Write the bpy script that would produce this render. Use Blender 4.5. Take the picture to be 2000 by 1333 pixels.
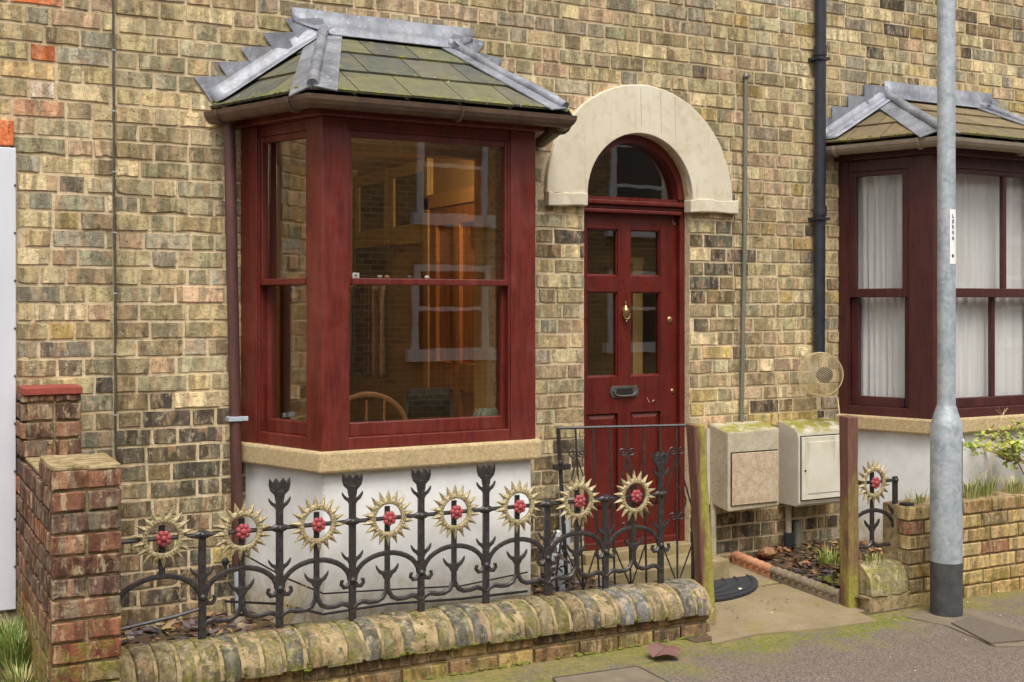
import bpy, bmesh, math, random
from mathutils import Vector, Matrix
random.seed(7)
R = math.radians
scene = bpy.context.scene
for o in list(bpy.data.objects): bpy.data.objects.remove(o)
COL = scene.collection

# ------------------------------------------------------------------ camera
F, PCX, HOR, YAW, EYE = 2350.0, 1000.0, 597.0, R(28.1), 1.65
CAMX, CAMY = -3.06, -5.74
cam = bpy.data.cameras.new('camera'); camo = bpy.data.objects.new('camera', cam); COL.objects.link(camo)
cam.sensor_width = 36; cam.lens = F/2000*36; cam.shift_y = -(666.5-HOR)/2000
cam.clip_start = .05; cam.clip_end = 600
camo.location = (CAMX, CAMY, EYE); camo.rotation_euler = (R(90), 0, -YAW)
scene.camera = camo

# ------------------------------------------------------------------ world, sun, exposure (overcast day)
SUN_EL, SUN_AZ = 60, 196            # degrees; azimuth clockwise from +y
w = bpy.data.worlds.new('World'); scene.world = w; w.use_nodes = True
nt = w.node_tree; nt.nodes.clear()
sky = nt.nodes.new('ShaderNodeTexSky'); sky.sky_type = 'NISHITA'; sky.sun_disc = False
sky.sun_elevation = R(SUN_EL); sky.sun_rotation = R(SUN_AZ); sky.air_density = 1; sky.dust_density = 4; sky.ozone_density = 1
hs = nt.nodes.new('ShaderNodeHueSaturation'); hs.inputs['Saturation'].default_value = .12
bg = nt.nodes.new('ShaderNodeBackground'); bg.inputs['Strength'].default_value = .15
wo = nt.nodes.new('ShaderNodeOutputWorld')
nt.links.new(sky.outputs[0], hs.inputs['Color']); nt.links.new(hs.outputs[0], bg.inputs[0]); nt.links.new(bg.outputs[0], wo.inputs[0])
sl = bpy.data.lights.new('sun', 'SUN'); slo = bpy.data.objects.new('sun', sl); COL.objects.link(slo)
sl.energy = 1.15; sl.angle = R(30); sl.color = (1, .95, .87)
_d = Vector((math.sin(R(SUN_AZ))*math.cos(R(SUN_EL)), math.cos(R(SUN_AZ))*math.cos(R(SUN_EL)), math.sin(R(SUN_EL))))
slo.rotation_euler = _d.to_track_quat('Z', 'Y').to_euler(); slo.location = (-4, -6, 9)
vs = scene.view_settings; vs.view_transform = 'Standard'; vs.look = 'None'; vs.gamma = 1; vs.use_curve_mapping = False
vs.exposure = 0.72

# ------------------------------------------------------------------ pixel -> place helpers (photo pixels of 2000x1333)
SA, CA = math.sin(YAW), math.cos(YAW)
def ray(x, y):
    u = (x-PCX)/F
    return Vector((SA+u*CA, CA-u*SA, (HOR-y)/F))
def PY(x, y, Y):
    d = ray(x, y); t = (Y-CAMY)/d.y
    return Vector((CAMX+t*d.x, Y, EYE+t*d.z))
def PZ(x, y, Z):
    d = ray(x, y); t = (Z-EYE)/d.z
    return Vector((CAMX+t*d.x, CAMY+t*d.y, Z))
def PX(x, y, X):
    d = ray(x, y); t = (X-CAMX)/d.x
    return Vector((X, CAMY+t*d.y, EYE+t*d.z))
def pix(p):
    dx, dy = p[0]-CAMX, p[1]-CAMY
    Z = dx*SA+dy*CA; L = dx*CA-dy*SA
    if Z < .1: return (-9999, -9999, Z)
    return (PCX+F*L/Z, HOR-F*(p[2]-EYE)/Z, Z)

def lin(c):
    c = c/255.0
    return c/12.92 if c <= .04045 else ((c+.055)/1.055)**2.4
def C(r, g, b): return (lin(r), lin(g), lin(b), 1.0)

# ------------------------------------------------------------------ materials
MATS = {}
class NT:
    def __init__(s, name):
        s.m = bpy.data.materials.new(name); s.m.use_nodes = True
        s.t = s.m.node_tree; s.t.nodes.clear()
        s.out = s.n('ShaderNodeOutputMaterial'); s.b = s.n('ShaderNodeBsdfPrincipled')
        s.l(s.b.outputs[0], s.out.inputs[0]); MATS[name] = s.m
        s._pos = None
    def n(s, t, **k):
        nd = s.t.nodes.new(t)
        for a, v in k.items(): setattr(nd, a, v)
        return nd
    def l(s, a, b): s.t.links.new(a, b)
    def pos(s, scale=(1, 1, 1), off=(0, 0, 0)):
        if s._pos is None: s._pos = s.n('ShaderNodeNewGeometry')
        mp = s.n('ShaderNodeMapping'); mp.inputs['Scale'].default_value = scale; mp.inputs['Location'].default_value = off
        s.l(s._pos.outputs['Position'], mp.inputs[0]); return mp.outputs[0]
    def noise(s, scale=5, detail=4, rough=.6, aniso=(1, 1, 1), off=(0, 0, 0), dist=0):
        nd = s.n('ShaderNodeTexNoise'); nd.inputs['Scale'].default_value = scale; nd.inputs['Detail'].default_value = detail
        nd.inputs['Roughness'].default_value = rough; nd.inputs['Distortion'].default_value = dist
        s.l(s.pos(aniso, off), nd.inputs['Vector']); return nd.outputs['Fac']
    def vor(s, scale=50, feature='F1', out='Distance'):
        nd = s.n('ShaderNodeTexVoronoi', feature=feature); nd.inputs['Scale'].default_value = scale
        s.l(s.pos(), nd.inputs['Vector']); return nd.outputs[out]
    def ramp(s, fac, a, b, ca=(0, 0, 0, 1), cb=(1, 1, 1, 1)):
        r = s.n('ShaderNodeValToRGB'); e = r.color_ramp.elements
        e[0].position = a; e[1].position = b; e[0].color = ca; e[1].color = cb
        s.l(fac, r.inputs[0]); return r.outputs[0]
    def mix(s, fac, a, b, mode='MIX'):
        m = s.n('ShaderNodeMix', data_type='RGBA', blend_type=mode)
        for i, v in ((0, fac), (6, a), (7, b)):
            if hasattr(v, 'links'): s.l(v, m.inputs[i])
            elif i == 0: m.inputs[0].default_value = v
            else: m.inputs[i].default_value = v
        return m.outputs[2]
    def math(s, op, a, b=0.0):
        m = s.n('ShaderNodeMath', operation=op)
        for i, v in ((0, a), (1, b)):
            if hasattr(v, 'links'): s.l(v, m.inputs[i])
            else: m.inputs[i].default_value = v
        return m.outputs[0]
    def sep(s):
        if s._pos is None: s._pos = s.n('ShaderNodeNewGeometry')
        x = s.n('ShaderNodeSeparateXYZ'); s.l(s._pos.outputs['Position'], x.inputs[0]); return x.outputs
    def normal_z(s):
        if s._pos is None: s._pos = s.n('ShaderNodeNewGeometry')
        x = s.n('ShaderNodeSeparateXYZ'); s.l(s._pos.outputs['True Normal'], x.inputs[0]); return x.outputs[2]
    def attr(s, name='Col'):
        a = s.n('ShaderNodeAttribute', attribute_name=name); return a
    def color(s, c):
        if hasattr(c, 'links'): s.l(c, s.b.inputs['Base Color'])
        else: s.b.inputs['Base Color'].default_value = c
        return s
    def set(s, rough=None, metal=None, spec=None, coat=None):
        for k, v in (('Roughness', rough), ('Metallic', metal), ('Specular IOR Level', spec), ('Coat Weight', coat)):
            if v is None: continue
            if hasattr(v, 'links'): s.l(v, s.b.inputs[k])
            else: s.b.inputs[k].default_value = v
        return s
    def bump(s, h, strength=.3, dist=.01):
        b = s.n('ShaderNodeBump'); b.inputs['Strength'].default_value = strength; b.inputs['Distance'].default_value = dist
        s.l(h, b.inputs['Height']); s.l(b.outputs[0], s.b.inputs['Normal']); return s

def stain(m, base):      # soot and rain runs that cross bricks and joints
    base = m.mix(1.0, base, m.ramp(m.noise(1, 5, .6, (1.6, 1.6, .5)), .38, .62, (.80, .79, .77, 1), (1.1, 1.1, 1.09, 1)), 'MULTIPLY')
    return m.mix(m.math('MULTIPLY', m.ramp(m.noise(1, 6, .7, (9, 9, 1.1), (3, 0, 5)), .56, .7), .5), base, C(92, 82, 66))
def mat_brick(name):
    m = NT(name); a = m.attr()
    # every brick gets its own stretch of the noise: its colour shifts the texture space
    vm = m.n('ShaderNodeVectorMath', operation='MULTIPLY'); m.l(a.outputs['Color'], vm.inputs[0]); vm.inputs[1].default_value = (61, 83, 97)
    gp_ = m.n('ShaderNodeNewGeometry'); va = m.n('ShaderNodeVectorMath', operation='ADD'); m.l(gp_.outputs['Position'], va.inputs[0]); m.l(vm.outputs[0], va.inputs[1])
    def nz(scale, detail, rough, an=(1, 1, 1), off=(0, 0, 0), dist=0):
        mp = m.n('ShaderNodeMapping'); mp.inputs['Scale'].default_value = an; mp.inputs['Location'].default_value = off; m.l(va.outputs[0], mp.inputs[0])
        nd = m.n('ShaderNodeTexNoise'); nd.inputs['Scale'].default_value = scale; nd.inputs['Detail'].default_value = detail; nd.inputs['Roughness'].default_value = rough; nd.inputs['Distortion'].default_value = dist
        m.l(mp.outputs[0], nd.inputs['Vector']); return nd.outputs['Fac']
    base = a.outputs['Color']
    base = m.mix(1.0, base, m.ramp(nz(1, 2, .45, (19, 19, 3.0), (0, 0, 0), .5), .46, .54, (.70, .69, .67, 1), (1.22, 1.2, 1.17, 1)), 'MULTIPLY')
    base = m.mix(m.math('MULTIPLY', m.ramp(nz(1, 3, .5, (19, 19, 3), (5, 5, 5), .3), .55, .6), .38), base, C(150, 150, 128))
    base = m.mix(m.math('MULTIPLY', m.ramp(nz(1, 3, .5, (15, 15, 5), (8, 3, 1), .3), .57, .63), .4), base, C(206, 166, 128))
    base = m.mix(1.0, base, m.ramp(nz(40, 7, .7), .32, .7, (.64, .62, .58, 1), (1.32, 1.32, 1.3, 1)), 'MULTIPLY')
    base = m.mix(m.math('MULTIPLY', m.ramp(nz(1, 5, .7, (30, 30, 13), (9, 2, 3), .4), .55, .63), .5), base, C(214, 196, 158))
    base = m.mix(m.math('MULTIPLY', m.ramp(nz(1, 6, .78, (11, 11, 22), (4, 4, 4), .5), .575, .66), .66), base, C(78, 68, 56))
    base = m.mix(m.math('MULTIPLY', m.ramp(nz(1, 6, .8, (34, 34, 22), (7, 1, 2), .6), .6, .66), .6), base, C(76, 64, 48))
    base = m.mix(m.math('MULTIPLY', m.ramp(nz(85, 4, .75), .60, .645), .8), base, C(50, 43, 35))
    base = m.mix(m.math('MULTIPLY', m.ramp(m.noise(24, 6, .75, (1, 1, 1), (6, 1, 9)), .585, .66), .55), base, C(196, 164, 126))
    ms = m.noise(22, 6, .7, (1, 1, 1), (1, 7, 2)); ms2 = m.math('ADD', ms, m.math('MULTIPLY', a.outputs['Alpha'], .55))
    mossc = m.mix(m.ramp(m.noise(60, 3), .35, .65), C(92, 94, 40), C(148, 142, 66))
    base = m.mix(m.math('MULTIPLY', m.ramp(ms2, .7, .88), .8), base, mossc)
    base = stain(m, base)
    m.color(base).set(.92, spec=.2)
    h = m.math('ADD', m.math('MULTIPLY', nz(42, 7, .75), .9), m.math('MULTIPLY', m.noise(200, 3, .7), .35))
    m.bump(h, .8, .01)
def mat_simple(name, c1, c2=None, scale=20, rough=.6, metal=0, bump=0, bscale=None, aniso=(1, 1, 1), spec=None, lo=.3, hi=.7, detail=5, bd=.004):
    m = NT(name)
    if c2 is None: m.color(c1)
    else: m.color(m.mix(m.ramp(m.noise(scale, detail, .65, aniso), lo, hi), c1, c2))
    m.set(rough, metal, spec)
    if bump: m.bump(m.noise(bscale or scale*3, 5, .7, aniso), bump, bd)
    return m
mat_brick('brick')
m = NT('mortar'); z = m.sep()
mc = m.mix(m.ramp(m.noise(9, 5), .35, .65), C(188, 162, 128), C(206, 182, 150))
zz = m.ramp(m.math('ADD', z[2], m.math('MULTIPLY', m.noise(2.2, 3), .8)), 1.05, 1.9)
mc = m.mix(zz, m.mix(m.ramp(m.noise(14, 5), .35, .65), C(206, 184, 146), C(226, 206, 172)), mc)
mc = m.mix(m.math('MULTIPLY', m.ramp(m.noise(45, 6, .75), .53, .64), .65), mc, C(112, 90, 66))
mc = stain(m, mc); m.color(mc).set(.95, spec=.15).bump(m.noise(160, 5, .8), .8, .006)
m = NT('mortar_old'); mc = m.mix(m.ramp(m.noise(18, 6), .35, .65), C(146, 124, 92), C(188, 166, 128))
mc = m.mix(m.math('MULTIPLY', m.ramp(m.noise(26, 5, .7, (1, 1, 1), (3, 3, 3)), .5, .62), .7), mc, C(96, 98, 40))
m.color(mc).set(.95, spec=.15).bump(m.noise(120, 5, .8), .8, .008)

def mat_paint(name, c, dark, light, rough=.32):
    m = NT(name)
    base = m.mix(m.ramp(m.noise(1, 6, .65, (40, 40, 5)), .4, .62), c, dark)
    base = m.mix(m.math('MULTIPLY', m.ramp(m.noise(5, 5, .6, (1, 1, .6), (2, 2, 2)), .5, .75), .5), base, light)
    base = m.mix(m.math('MULTIPLY', m.ramp(m.noise(85, 4, .7), .68, .73), .5), base, C(170, 120, 110))
    m.color(base).set(m.ramp(m.noise(12, 4), .3, .7, (rough, rough, rough, 1), (rough+.22, rough+.22, rough+.22, 1)), spec=.5)
    m.bump(m.noise(1, 5, .6, (160, 160, 14)), .12, .003)
mat_paint('paint_red', C(108, 40, 31), C(86, 30, 23), C(132, 66, 58), .26)
mat_paint('paint_door', C(98, 31, 23), C(80, 24, 19), C(108, 40, 31), .23)
mat_paint('paint_maroon', C(78, 33, 30), C(60, 26, 24), C(92, 44, 40), .36)
mat_paint('paint_pipe', C(92, 58, 52), C(76, 48, 44), C(106, 72, 66), .4)
mat_simple('paint_gutter', C(72, 50, 42), C(104, 84, 66), 14, .5, bump=.1)
mat_simple('gutter_grey', C(128, 112, 96), C(152, 138, 122), 10, .5)
m = NT('lead'); b = m.mix(m.ramp(m.noise(7, 6, .7, (1, 1, .5)), .3, .72), C(92, 94, 100), C(158, 160, 168))
b = m.mix(m.math('MULTIPLY', m.ramp(m.noise(30, 5, .75), .55, .7), .5), b, C(206, 206, 212)); b = m.mix(m.math('MULTIPLY', m.ramp(m.noise(12, 5, .7, (1, 1, 1), (5, 1, 1)), .56, .7), .5), b, C(120, 106, 88))
m.color(b).set(.5, .25).bump(m.noise(14, 5), .25, .01)
m = NT('slate'); a = m.attr(); b = m.mix(1.0, a.outputs['Color'], m.ramp(m.noise(16, 6, .7), .3, .7, (.7, .7, .68, 1), (1.2, 1.2, 1.15, 1)), 'MULTIPLY')
b = m.mix(m.math('MULTIPLY', m.ramp(m.noise(9, 5, .7, (1, 1, 1), (3, 3, 3)), .5, .68), .5), b, C(116, 108, 58))
mo = m.math('ADD', m.noise(26, 6, .75), m.math('MULTIPLY', a.outputs['Alpha'], .5))
b = m.mix(m.ramp(mo, .74, .86), b, m.mix(m.ramp(m.noise(90, 3), .35, .65), C(92, 100, 26), C(150, 152, 48)))
b = m.mix(m.ramp(m.noise(20, 3, .5, (1, 1, 1), (8, 8, 8)), .73, .76), b, C(190, 186, 170))
m.color(b).set(.7).bump(m.noise(40, 6, .7), .35, .006)
m = NT('stone_sill'); b = m.mix(m.ramp(m.noise(60, 6, .75), .3, .7), C(160, 134, 92), C(212, 188, 146)); b = m.mix(m.ramp(m.noise(150, 3), .66, .7), b, C(236, 222, 196)); b = m.mix(m.math('MULTIPLY', m.ramp(m.noise(7, 5), .5, .7), .45), b, C(150, 142, 108))
m.color(b).set(.9).bump(m.noise(110, 5, .8), .6, .006)
m = NT('stone_arch'); b = m.mix(m.ramp(m.noise(3, 5, .6), .3, .7), C(200, 188, 162), C(214, 204, 181)); b = m.mix(m.math('MULTIPLY', m.ramp(m.noise(14, 6, .7), .5, .68), .45), b, C(176, 156, 124)); b = m.mix(m.math('MULTIPLY', m.ramp(m.noise(1, 5, .6, (30, 30, 2.5)), .58, .7), .35), b, C(160, 146, 120))
m.color(b).set(.85).bump(m.noise(60, 5, .7), .15, .004)
mat_simple('stone_step', C(124, 110, 76), C(160, 142, 104), 12, .9, bump=.4)
m = NT('render_white'); z = m.sep(); b = m.mix(m.ramp(m.noise(6, 6, .7), .35, .7), C(240, 239, 237), C(220, 217, 211))
g = m.ramp(m.math('ADD', z[2], m.math('MULTIPLY', m.noise(9, 5, .7), .3)), .36, .6); b = m.mix(m.math('MULTIPLY', g, 1.0), m.mix(m.ramp(m.noise(20, 5), .4, .6), C(176, 160, 128), C(206, 198, 182)), b)
b = m.mix(m.math('MULTIPLY', m.ramp(m.noise(70, 4, .7), .68, .72), .5), b, C(150, 140, 124))
m.color(b).set(.75).bump(m.noise(28, 5, .7), .25, .005)
m = NT('iron'); b = m.mix(m.ramp(m.noise(50, 5), .4, .7), C(38, 36, 36), C(66, 60, 58)); b = m.mix(m.ramp(m.noise(45, 6, .8, (1, 1, 1), (2, 2, 2)), .58, .68), b, C(100, 80, 66)); b = m.mix(m.ramp(m.noise(160, 3, .7), .66, .7), b, C(128, 112, 98))
m.color(b).set(.38, spec=.55).bump(m.noise(130, 4), .25, .003)
m = NT('gold_paint'); b = m.mix(m.ramp(m.noise(90, 5, .7), .35, .65), C(112, 96, 64), C(200, 184, 142)); m.color(b).set(.55, .1).bump(m.noise(220, 3), .4, .003)
mat_simple('rosette_red', C(142, 50, 54), C(172, 84, 86), 60, .6, bump=.3)
mat_simple('tile_red', C(132, 52, 42), C(158, 78, 62), 25, .7, bump=.3)
m = NT('galvanised'); b = m.mix(m.ramp(m.noise(1, 5, .6, (9, 9, 14)), .3, .7), C(140, 150, 156), C(182, 188, 192)); b = m.mix(m.ramp(m.vor(45, 'F1', 'Color'), .3, .8), b, m.mix(.5, b, C(198, 202, 204))); b = m.mix(m.math('MULTIPLY', m.ramp(m.noise(1, 5, .7, (40, 40, 3)), .58, .7), .4), b, C(118, 124, 128))
m.color(b).set(.55, .35).bump(m.noise(40, 4), .1, .003)
mat_simple('base_black', C(52, 52, 54), C(82, 80, 78), 18, .7, bump=.3)
mat_simple('pvc_black', C(34, 36, 44), C(50, 52, 60), 20, .42)
mat_simple('conduit_grey', C(100, 106, 96), C(124, 116, 94), 12, .6)
mat_simple('pipe_pale', C(164, 174, 184), C(188, 194, 198), 12, .5)
m = NT('meter_box'); b = m.mix(m.ramp(m.noise(10, 5), .3, .7), C(196, 186, 162), C(172, 160, 134)); nz = m.normal_z()
b = m.mix(m.math('MULTIPLY', m.ramp(m.noise(70, 5, .75), .52, .62), .55), b, C(128, 110, 76)); b = m.mix(m.math('MULTIPLY', nz, m.ramp(m.noise(14, 5), .4, .55)), b, C(140, 134, 50))
m.color(b).set(.7).bump(m.noise(60, 4), .15, .003)
m = NT('meter_box_pale'); b = m.mix(m.ramp(m.noise(8, 5), .3, .7), C(206, 198, 184), C(190, 180, 164)); nz = m.normal_z()
b = m.mix(m.math('MULTIPLY', m.math('MAXIMUM', nz, 0), m.ramp(m.noise(14, 5), .36, .5)), b, C(138, 132, 44)); m.color(b).set(.55)
m = NT('meter_door'); b = m.mix(m.ramp(m.noise(5, 5), .3, .7), C(226, 220, 206), C(206, 196, 170)); b = m.mix(m.math('MULTIPLY', m.ramp(m.noise(1, 5, .6, (14, 14, 2)), .55, .7), .5), b, C(160, 152, 100)); m.color(b).set(.5)
m = NT('speckled_door'); b = m.mix(m.ramp(m.noise(24, 6, .75), .35, .65), C(206, 186, 160), C(172, 148, 118)); b = m.mix(m.math('MULTIPLY', m.ramp(m.noise(110, 4, .8), .55, .62), .6), b, C(120, 96, 74)); m.color(b).set(.7)
mat_simple('dark_gap', C(30, 26, 22), rough=.9)
m = NT('post_wood'); z = m.sep(); b = m.mix(m.ramp(m.noise(1, 6, .7, (60, 60, 4)), .3, .7), C(92, 56, 48), C(124, 84, 70)); a = m.attr()
b = m.mix(m.ramp(m.math('ADD', m.noise(1, 5, .7, (14, 14, 3)), m.math('MULTIPLY', a.outputs['Alpha'], .5)), .62, .85), b, m.mix(m.ramp(m.noise(40, 4), .3, .7), C(130, 120, 44), C(160, 152, 72)))
m.color(b).set(.85).bump(m.noise(1, 5, .7, (150, 150, 8)), .5, .004)
m = NT('terracotta'); m.color(m.mix(m.ramp(m.noise(22, 5), .3, .7), C(166, 108, 76), C(192, 142, 106))).set(.85).bump(m.noise(80, 4), .3, .003)
m = NT('grey_tile'); b = m.mix(m.ramp(m.noise(18, 5), .3, .7), C(112, 98, 82), C(142, 126, 106)); z = m.sep(); b = m.mix(m.ramp(m.noise(14, 5, .7, (1, 1, 1), (1, 3, 3)), .5, .65), b, C(104, 98, 58)); m.color(b).set(.85).bump(m.noise(80, 4), .3, .003)
mat_simple('rubber', C(34, 36, 40), C(58, 60, 62), 60, .8, bump=.5)
m = NT('concrete'); b = m.mix(m.ramp(m.noise(5, 6, .7), .3, .7), C(126, 110, 84), C(152, 134, 106)); b = m.mix(m.math('MULTIPLY', m.ramp(m.noise(70, 6, .8), .5, .66), .5), b, C(100, 86, 64)); b = m.mix(m.math('MULTIPLY', m.ramp(m.noise(3, 6, .7, (1, 1, 1), (5, 2, 0)), .52, .66), .6), b, C(128, 118, 60))
m.color(b).set(.9).bump(m.noise(90, 5, .8), .35, .004)
m = NT('asphalt'); z = m.sep()
ag = m.vor(190, 'F1', 'Color'); sv = m.n('ShaderNodeSeparateColor'); m.l(ag, sv.inputs[0])
b = m.mix(m.ramp(sv.outputs[0], .15, .95), C(80, 71, 64), C(146, 129, 117)); b = m.mix(m.ramp(m.noise(2.2, 5), .35, .7), b, m.mix(.5, b, C(104, 92, 78)))
ed = m.math('SUBTRACT', 1.0, m.math('MULTIPLY', m.math('SUBTRACT', -.78, z[1]), 1.25))
mo = m.math('ADD', m.noise(3.6, 7, .72, (1, 1, 1), (2.2, 1, 0)), m.math('MULTIPLY', ed, .36))
b = m.mix(m.math('MULTIPLY', m.ramp(mo, .6, .78), .9), b, m.mix(m.ramp(m.noise(34, 5, .75), .36, .64), C(92, 92, 36), C(142, 136, 62)))
dirt = m.ramp(m.math('ADD', m.noise(9, 6, .75, (1, 1, 1), (1, 9, 0)), m.math('MULTIPLY', ed, .22)), .62, .8); b = m.mix(m.math('MULTIPLY', dirt, .6), b, C(146, 122, 78))
m.color(b).set(.9).bump(m.math('ADD', m.vor(210), m.math('MULTIPLY', m.noise(30, 5, .7), 1.2)), .6, .006)
mat_simple('road', C(70, 66, 64), C(100, 94, 88), 180, .9, bump=.4)
mat_simple('concrete_dark', C(102, 92, 76), C(130, 116, 96), 9, .92, bump=.4, detail=7)
mat_simple('asphalt_patch', C(84, 74, 64), C(118, 104, 90), 120, .92, bump=.5)
m = NT('soil'); b = m.mix(m.ramp(m.noise(24, 7, .75), .3, .7), C(58, 44, 32), C(126, 100, 74)); b = m.mix(m.ramp(m.noise(6, 5, .7, (1, 1, 1), (3, 3, 0)), .52, .68), b, C(92, 90, 40)); m.color(b).set(.95).bump(m.noise(60, 6, .8), .9, .015)
m = NT('moss'); m.color(m.mix(m.ramp(m.noise(80, 5), .3, .7), C(74, 82, 26), C(134, 134, 52))).set(.95).bump(m.noise(190, 4), .8, .006)
m = NT('leaf'); a = m.attr(); m.color(a.outputs['Color']).set(.7)
m.b.inputs['Transmission Weight'].default_value = 0
m = NT('pine'); b = m.mix(m.ramp(m.noise(1, 6, .6, (30, 30, 2)), .3, .7), C(150, 92, 46), C(196, 136, 78)); m.color(b).set(.45)
mat_simple('pine_pale', C(190, 148, 84), C(208, 168, 104), 9, .6, aniso=(4, 4, .6))
mat_simple('wall_ochre', C(176, 144, 84), C(188, 156, 96), 3, .8)
mat_simple('wall_dark', C(92, 70, 46), C(104, 82, 56), 3, .8)
mat_simple('ceiling_cream', C(196, 172, 124), rough=.9)
mat_simple('floor_dark', C(70, 48, 32), rough=.7)
mat_simple('cabinet_cream', C(190, 160, 96), C(200, 172, 108), 6, .5)
mat_simple('cloth_white', C(206, 202, 206), C(180, 176, 184), 20, .9, aniso=(4, 4, .3))
mat_simple('cloth_purple', C(74, 46, 84), C(58, 36, 70), 20, .9)
mat_simple('cloth_brown', C(128, 92, 50), C(104, 72, 40), 20, .9)
mat_simple('cloth_pink', C(196, 166, 150), C(170, 140, 126), 20, .9, aniso=(4, 4, .3))
mat_simple('canvas_black', C(32, 34, 38), rough=.8)
mat_simple('bentwood', C(150, 104, 60), rough=.4)
mat_simple('plant_grey', C(128, 138, 120), C(170, 178, 160), 60, .8)
mat_simple('brass', C(196, 168, 112), C(150, 122, 78), 30, .3, .8)
mat_simple('steel_dark', C(96, 92, 88), C(132, 128, 122), 30, .38, .7)
mat_simple('wire', C(214, 196, 152), C(170, 148, 108), 40, .5, .1)
mat_simple('white_paint', C(226, 224, 222), C(206, 204, 204), 6, .6)
mat_simple('white_door', C(214, 214, 220), C(196, 196, 202), 6, .6, aniso=(1, 1, .2))
mat_simple('plastic_white', C(240, 238, 236), rough=.4)
mat_simple('ink', C(28, 28, 30), rough=.6)
mat_simple('cable', C(50, 54, 46), C(92, 86, 66), 30, .6)
mat_simple('cable_black', C(34, 32, 32), rough=.6)
m = NT('grass'); a = m.attr(); m.color(a.outputs['Color']).set(.6)
m = NT('curtain'); b = m.mix(m.ramp(m.noise(1, 5, .6, (24, 24, 1.2)), .3, .7), C(228, 226, 222), C(246, 245, 243)); m.color(b).set(.9)
tr = m.n('ShaderNodeBsdfTranslucent'); m.l(b, tr.inputs[0]); tp = m.n('ShaderNodeBsdfTransparent'); mx = m.n('ShaderNodeMixShader'); mx.inputs[0].default_value = .12; m.l(m.b.outputs[0], mx.inputs[1]); m.l(tr.outputs[0], mx.inputs[2])
mx2 = m.n('ShaderNodeMixShader'); mx2.inputs[0].default_value = .05; m.l(mx.outputs[0], mx2.inputs[1]); m.l(tp.outputs[0], mx2.inputs[2]); m.l(mx2.outputs[0], m.out.inputs[0])
m = NT('glass'); fr = m.n('ShaderNodeFresnel'); geo = m.n('ShaderNodeNewGeometry'); mr = m.n('ShaderNodeMapRange'); m.l(geo.outputs['Backfacing'], mr.inputs[0]); mr.inputs[3].default_value = 1.48; mr.inputs[4].default_value = 1/1.48; m.l(mr.outputs[0], fr.inputs[0]); tp = m.n('ShaderNodeBsdfTransparent'); tp.inputs[0].default_value = (.985, .985, .98, 1)
gl = m.n('ShaderNodeBsdfGlossy'); gl.inputs['Roughness'].default_value = .004; gl.inputs['Color'].default_value = (.97, .97, .97, 1)
bp = m.n('ShaderNodeBump'); bp.inputs['Strength'].default_value = .003; bp.inputs['Distance'].default_value = .05; m.l(m.noise(5, 2), bp.inputs['Height']); m.l(bp.outputs[0], gl.inputs['Normal'])
mx = m.n('ShaderNodeMixShader'); m.l(fr.outputs[0], mx.inputs[0]); m.l(tp.outputs[0], mx.inputs[1]); m.l(gl.outputs[0], mx.inputs[2]); m.l(mx.outputs[0], m.out.inputs[0])
m = NT('glass_double'); fr = m.n('ShaderNodeFresnel'); geo = m.n('ShaderNodeNewGeometry'); mr = m.n('ShaderNodeMapRange'); m.l(geo.outputs['Backfacing'], mr.inputs[0]); mr.inputs[3].default_value = 1.95; mr.inputs[4].default_value = 1/1.95; m.l(mr.outputs[0], fr.inputs[0]); tp = m.n('ShaderNodeBsdfTransparent'); tp.inputs[0].default_value = (.95, .95, .93, 1)
gl = m.n('ShaderNodeBsdfGlossy'); gl.inputs['Roughness'].default_value = .004; gl.inputs['Color'].default_value = (.97, .97, .97, 1)
bp = m.n('ShaderNodeBump'); bp.inputs['Strength'].default_value = .003; bp.inputs['Distance'].default_value = .05; m.l(m.noise(5, 2), bp.inputs['Height']); m.l(bp.outputs[0], gl.inputs['Normal'])
mx = m.n('ShaderNodeMixShader'); m.l(fr.outputs[0], mx.inputs[0]); m.l(tp.outputs[0], mx.inputs[1]); m.l(gl.outputs[0], mx.inputs[2]); m.l(mx.outputs[0], m.out.inputs[0])
m = NT('bulb'); m.b.inputs['Emission Color'].default_value = (1, .62, .28, 1); m.b.inputs['Emission Strength'].default_value = 30
m = NT('far_brick'); bt = m.n('ShaderNodeTexBrick'); bt.inputs['Scale'].default_value = 1; bt.inputs['Brick Width'].default_value = .228; bt.inputs['Row Height'].default_value = .083; bt.inputs['Mortar Size'].default_value = .006
bt.inputs['Color1'].default_value = C(150, 122, 82); bt.inputs['Color2'].default_value = C(112, 92, 66); bt.inputs['Mortar'].default_value = C(190, 168, 134)
sx = m.sep(); cb = m.n('ShaderNodeCombineXYZ'); m.l(sx[0], cb.inputs[0]); m.l(sx[2], cb.inputs[1]); m.l(cb.outputs[0], bt.inputs['Vector']); m.color(bt.outputs[0]).set(.9)
mat_simple('far_slate', C(86, 84, 88), C(110, 106, 104), 4, .7)
mat_simple('dark_pane', C(30, 32, 34), rough=.1)

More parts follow.
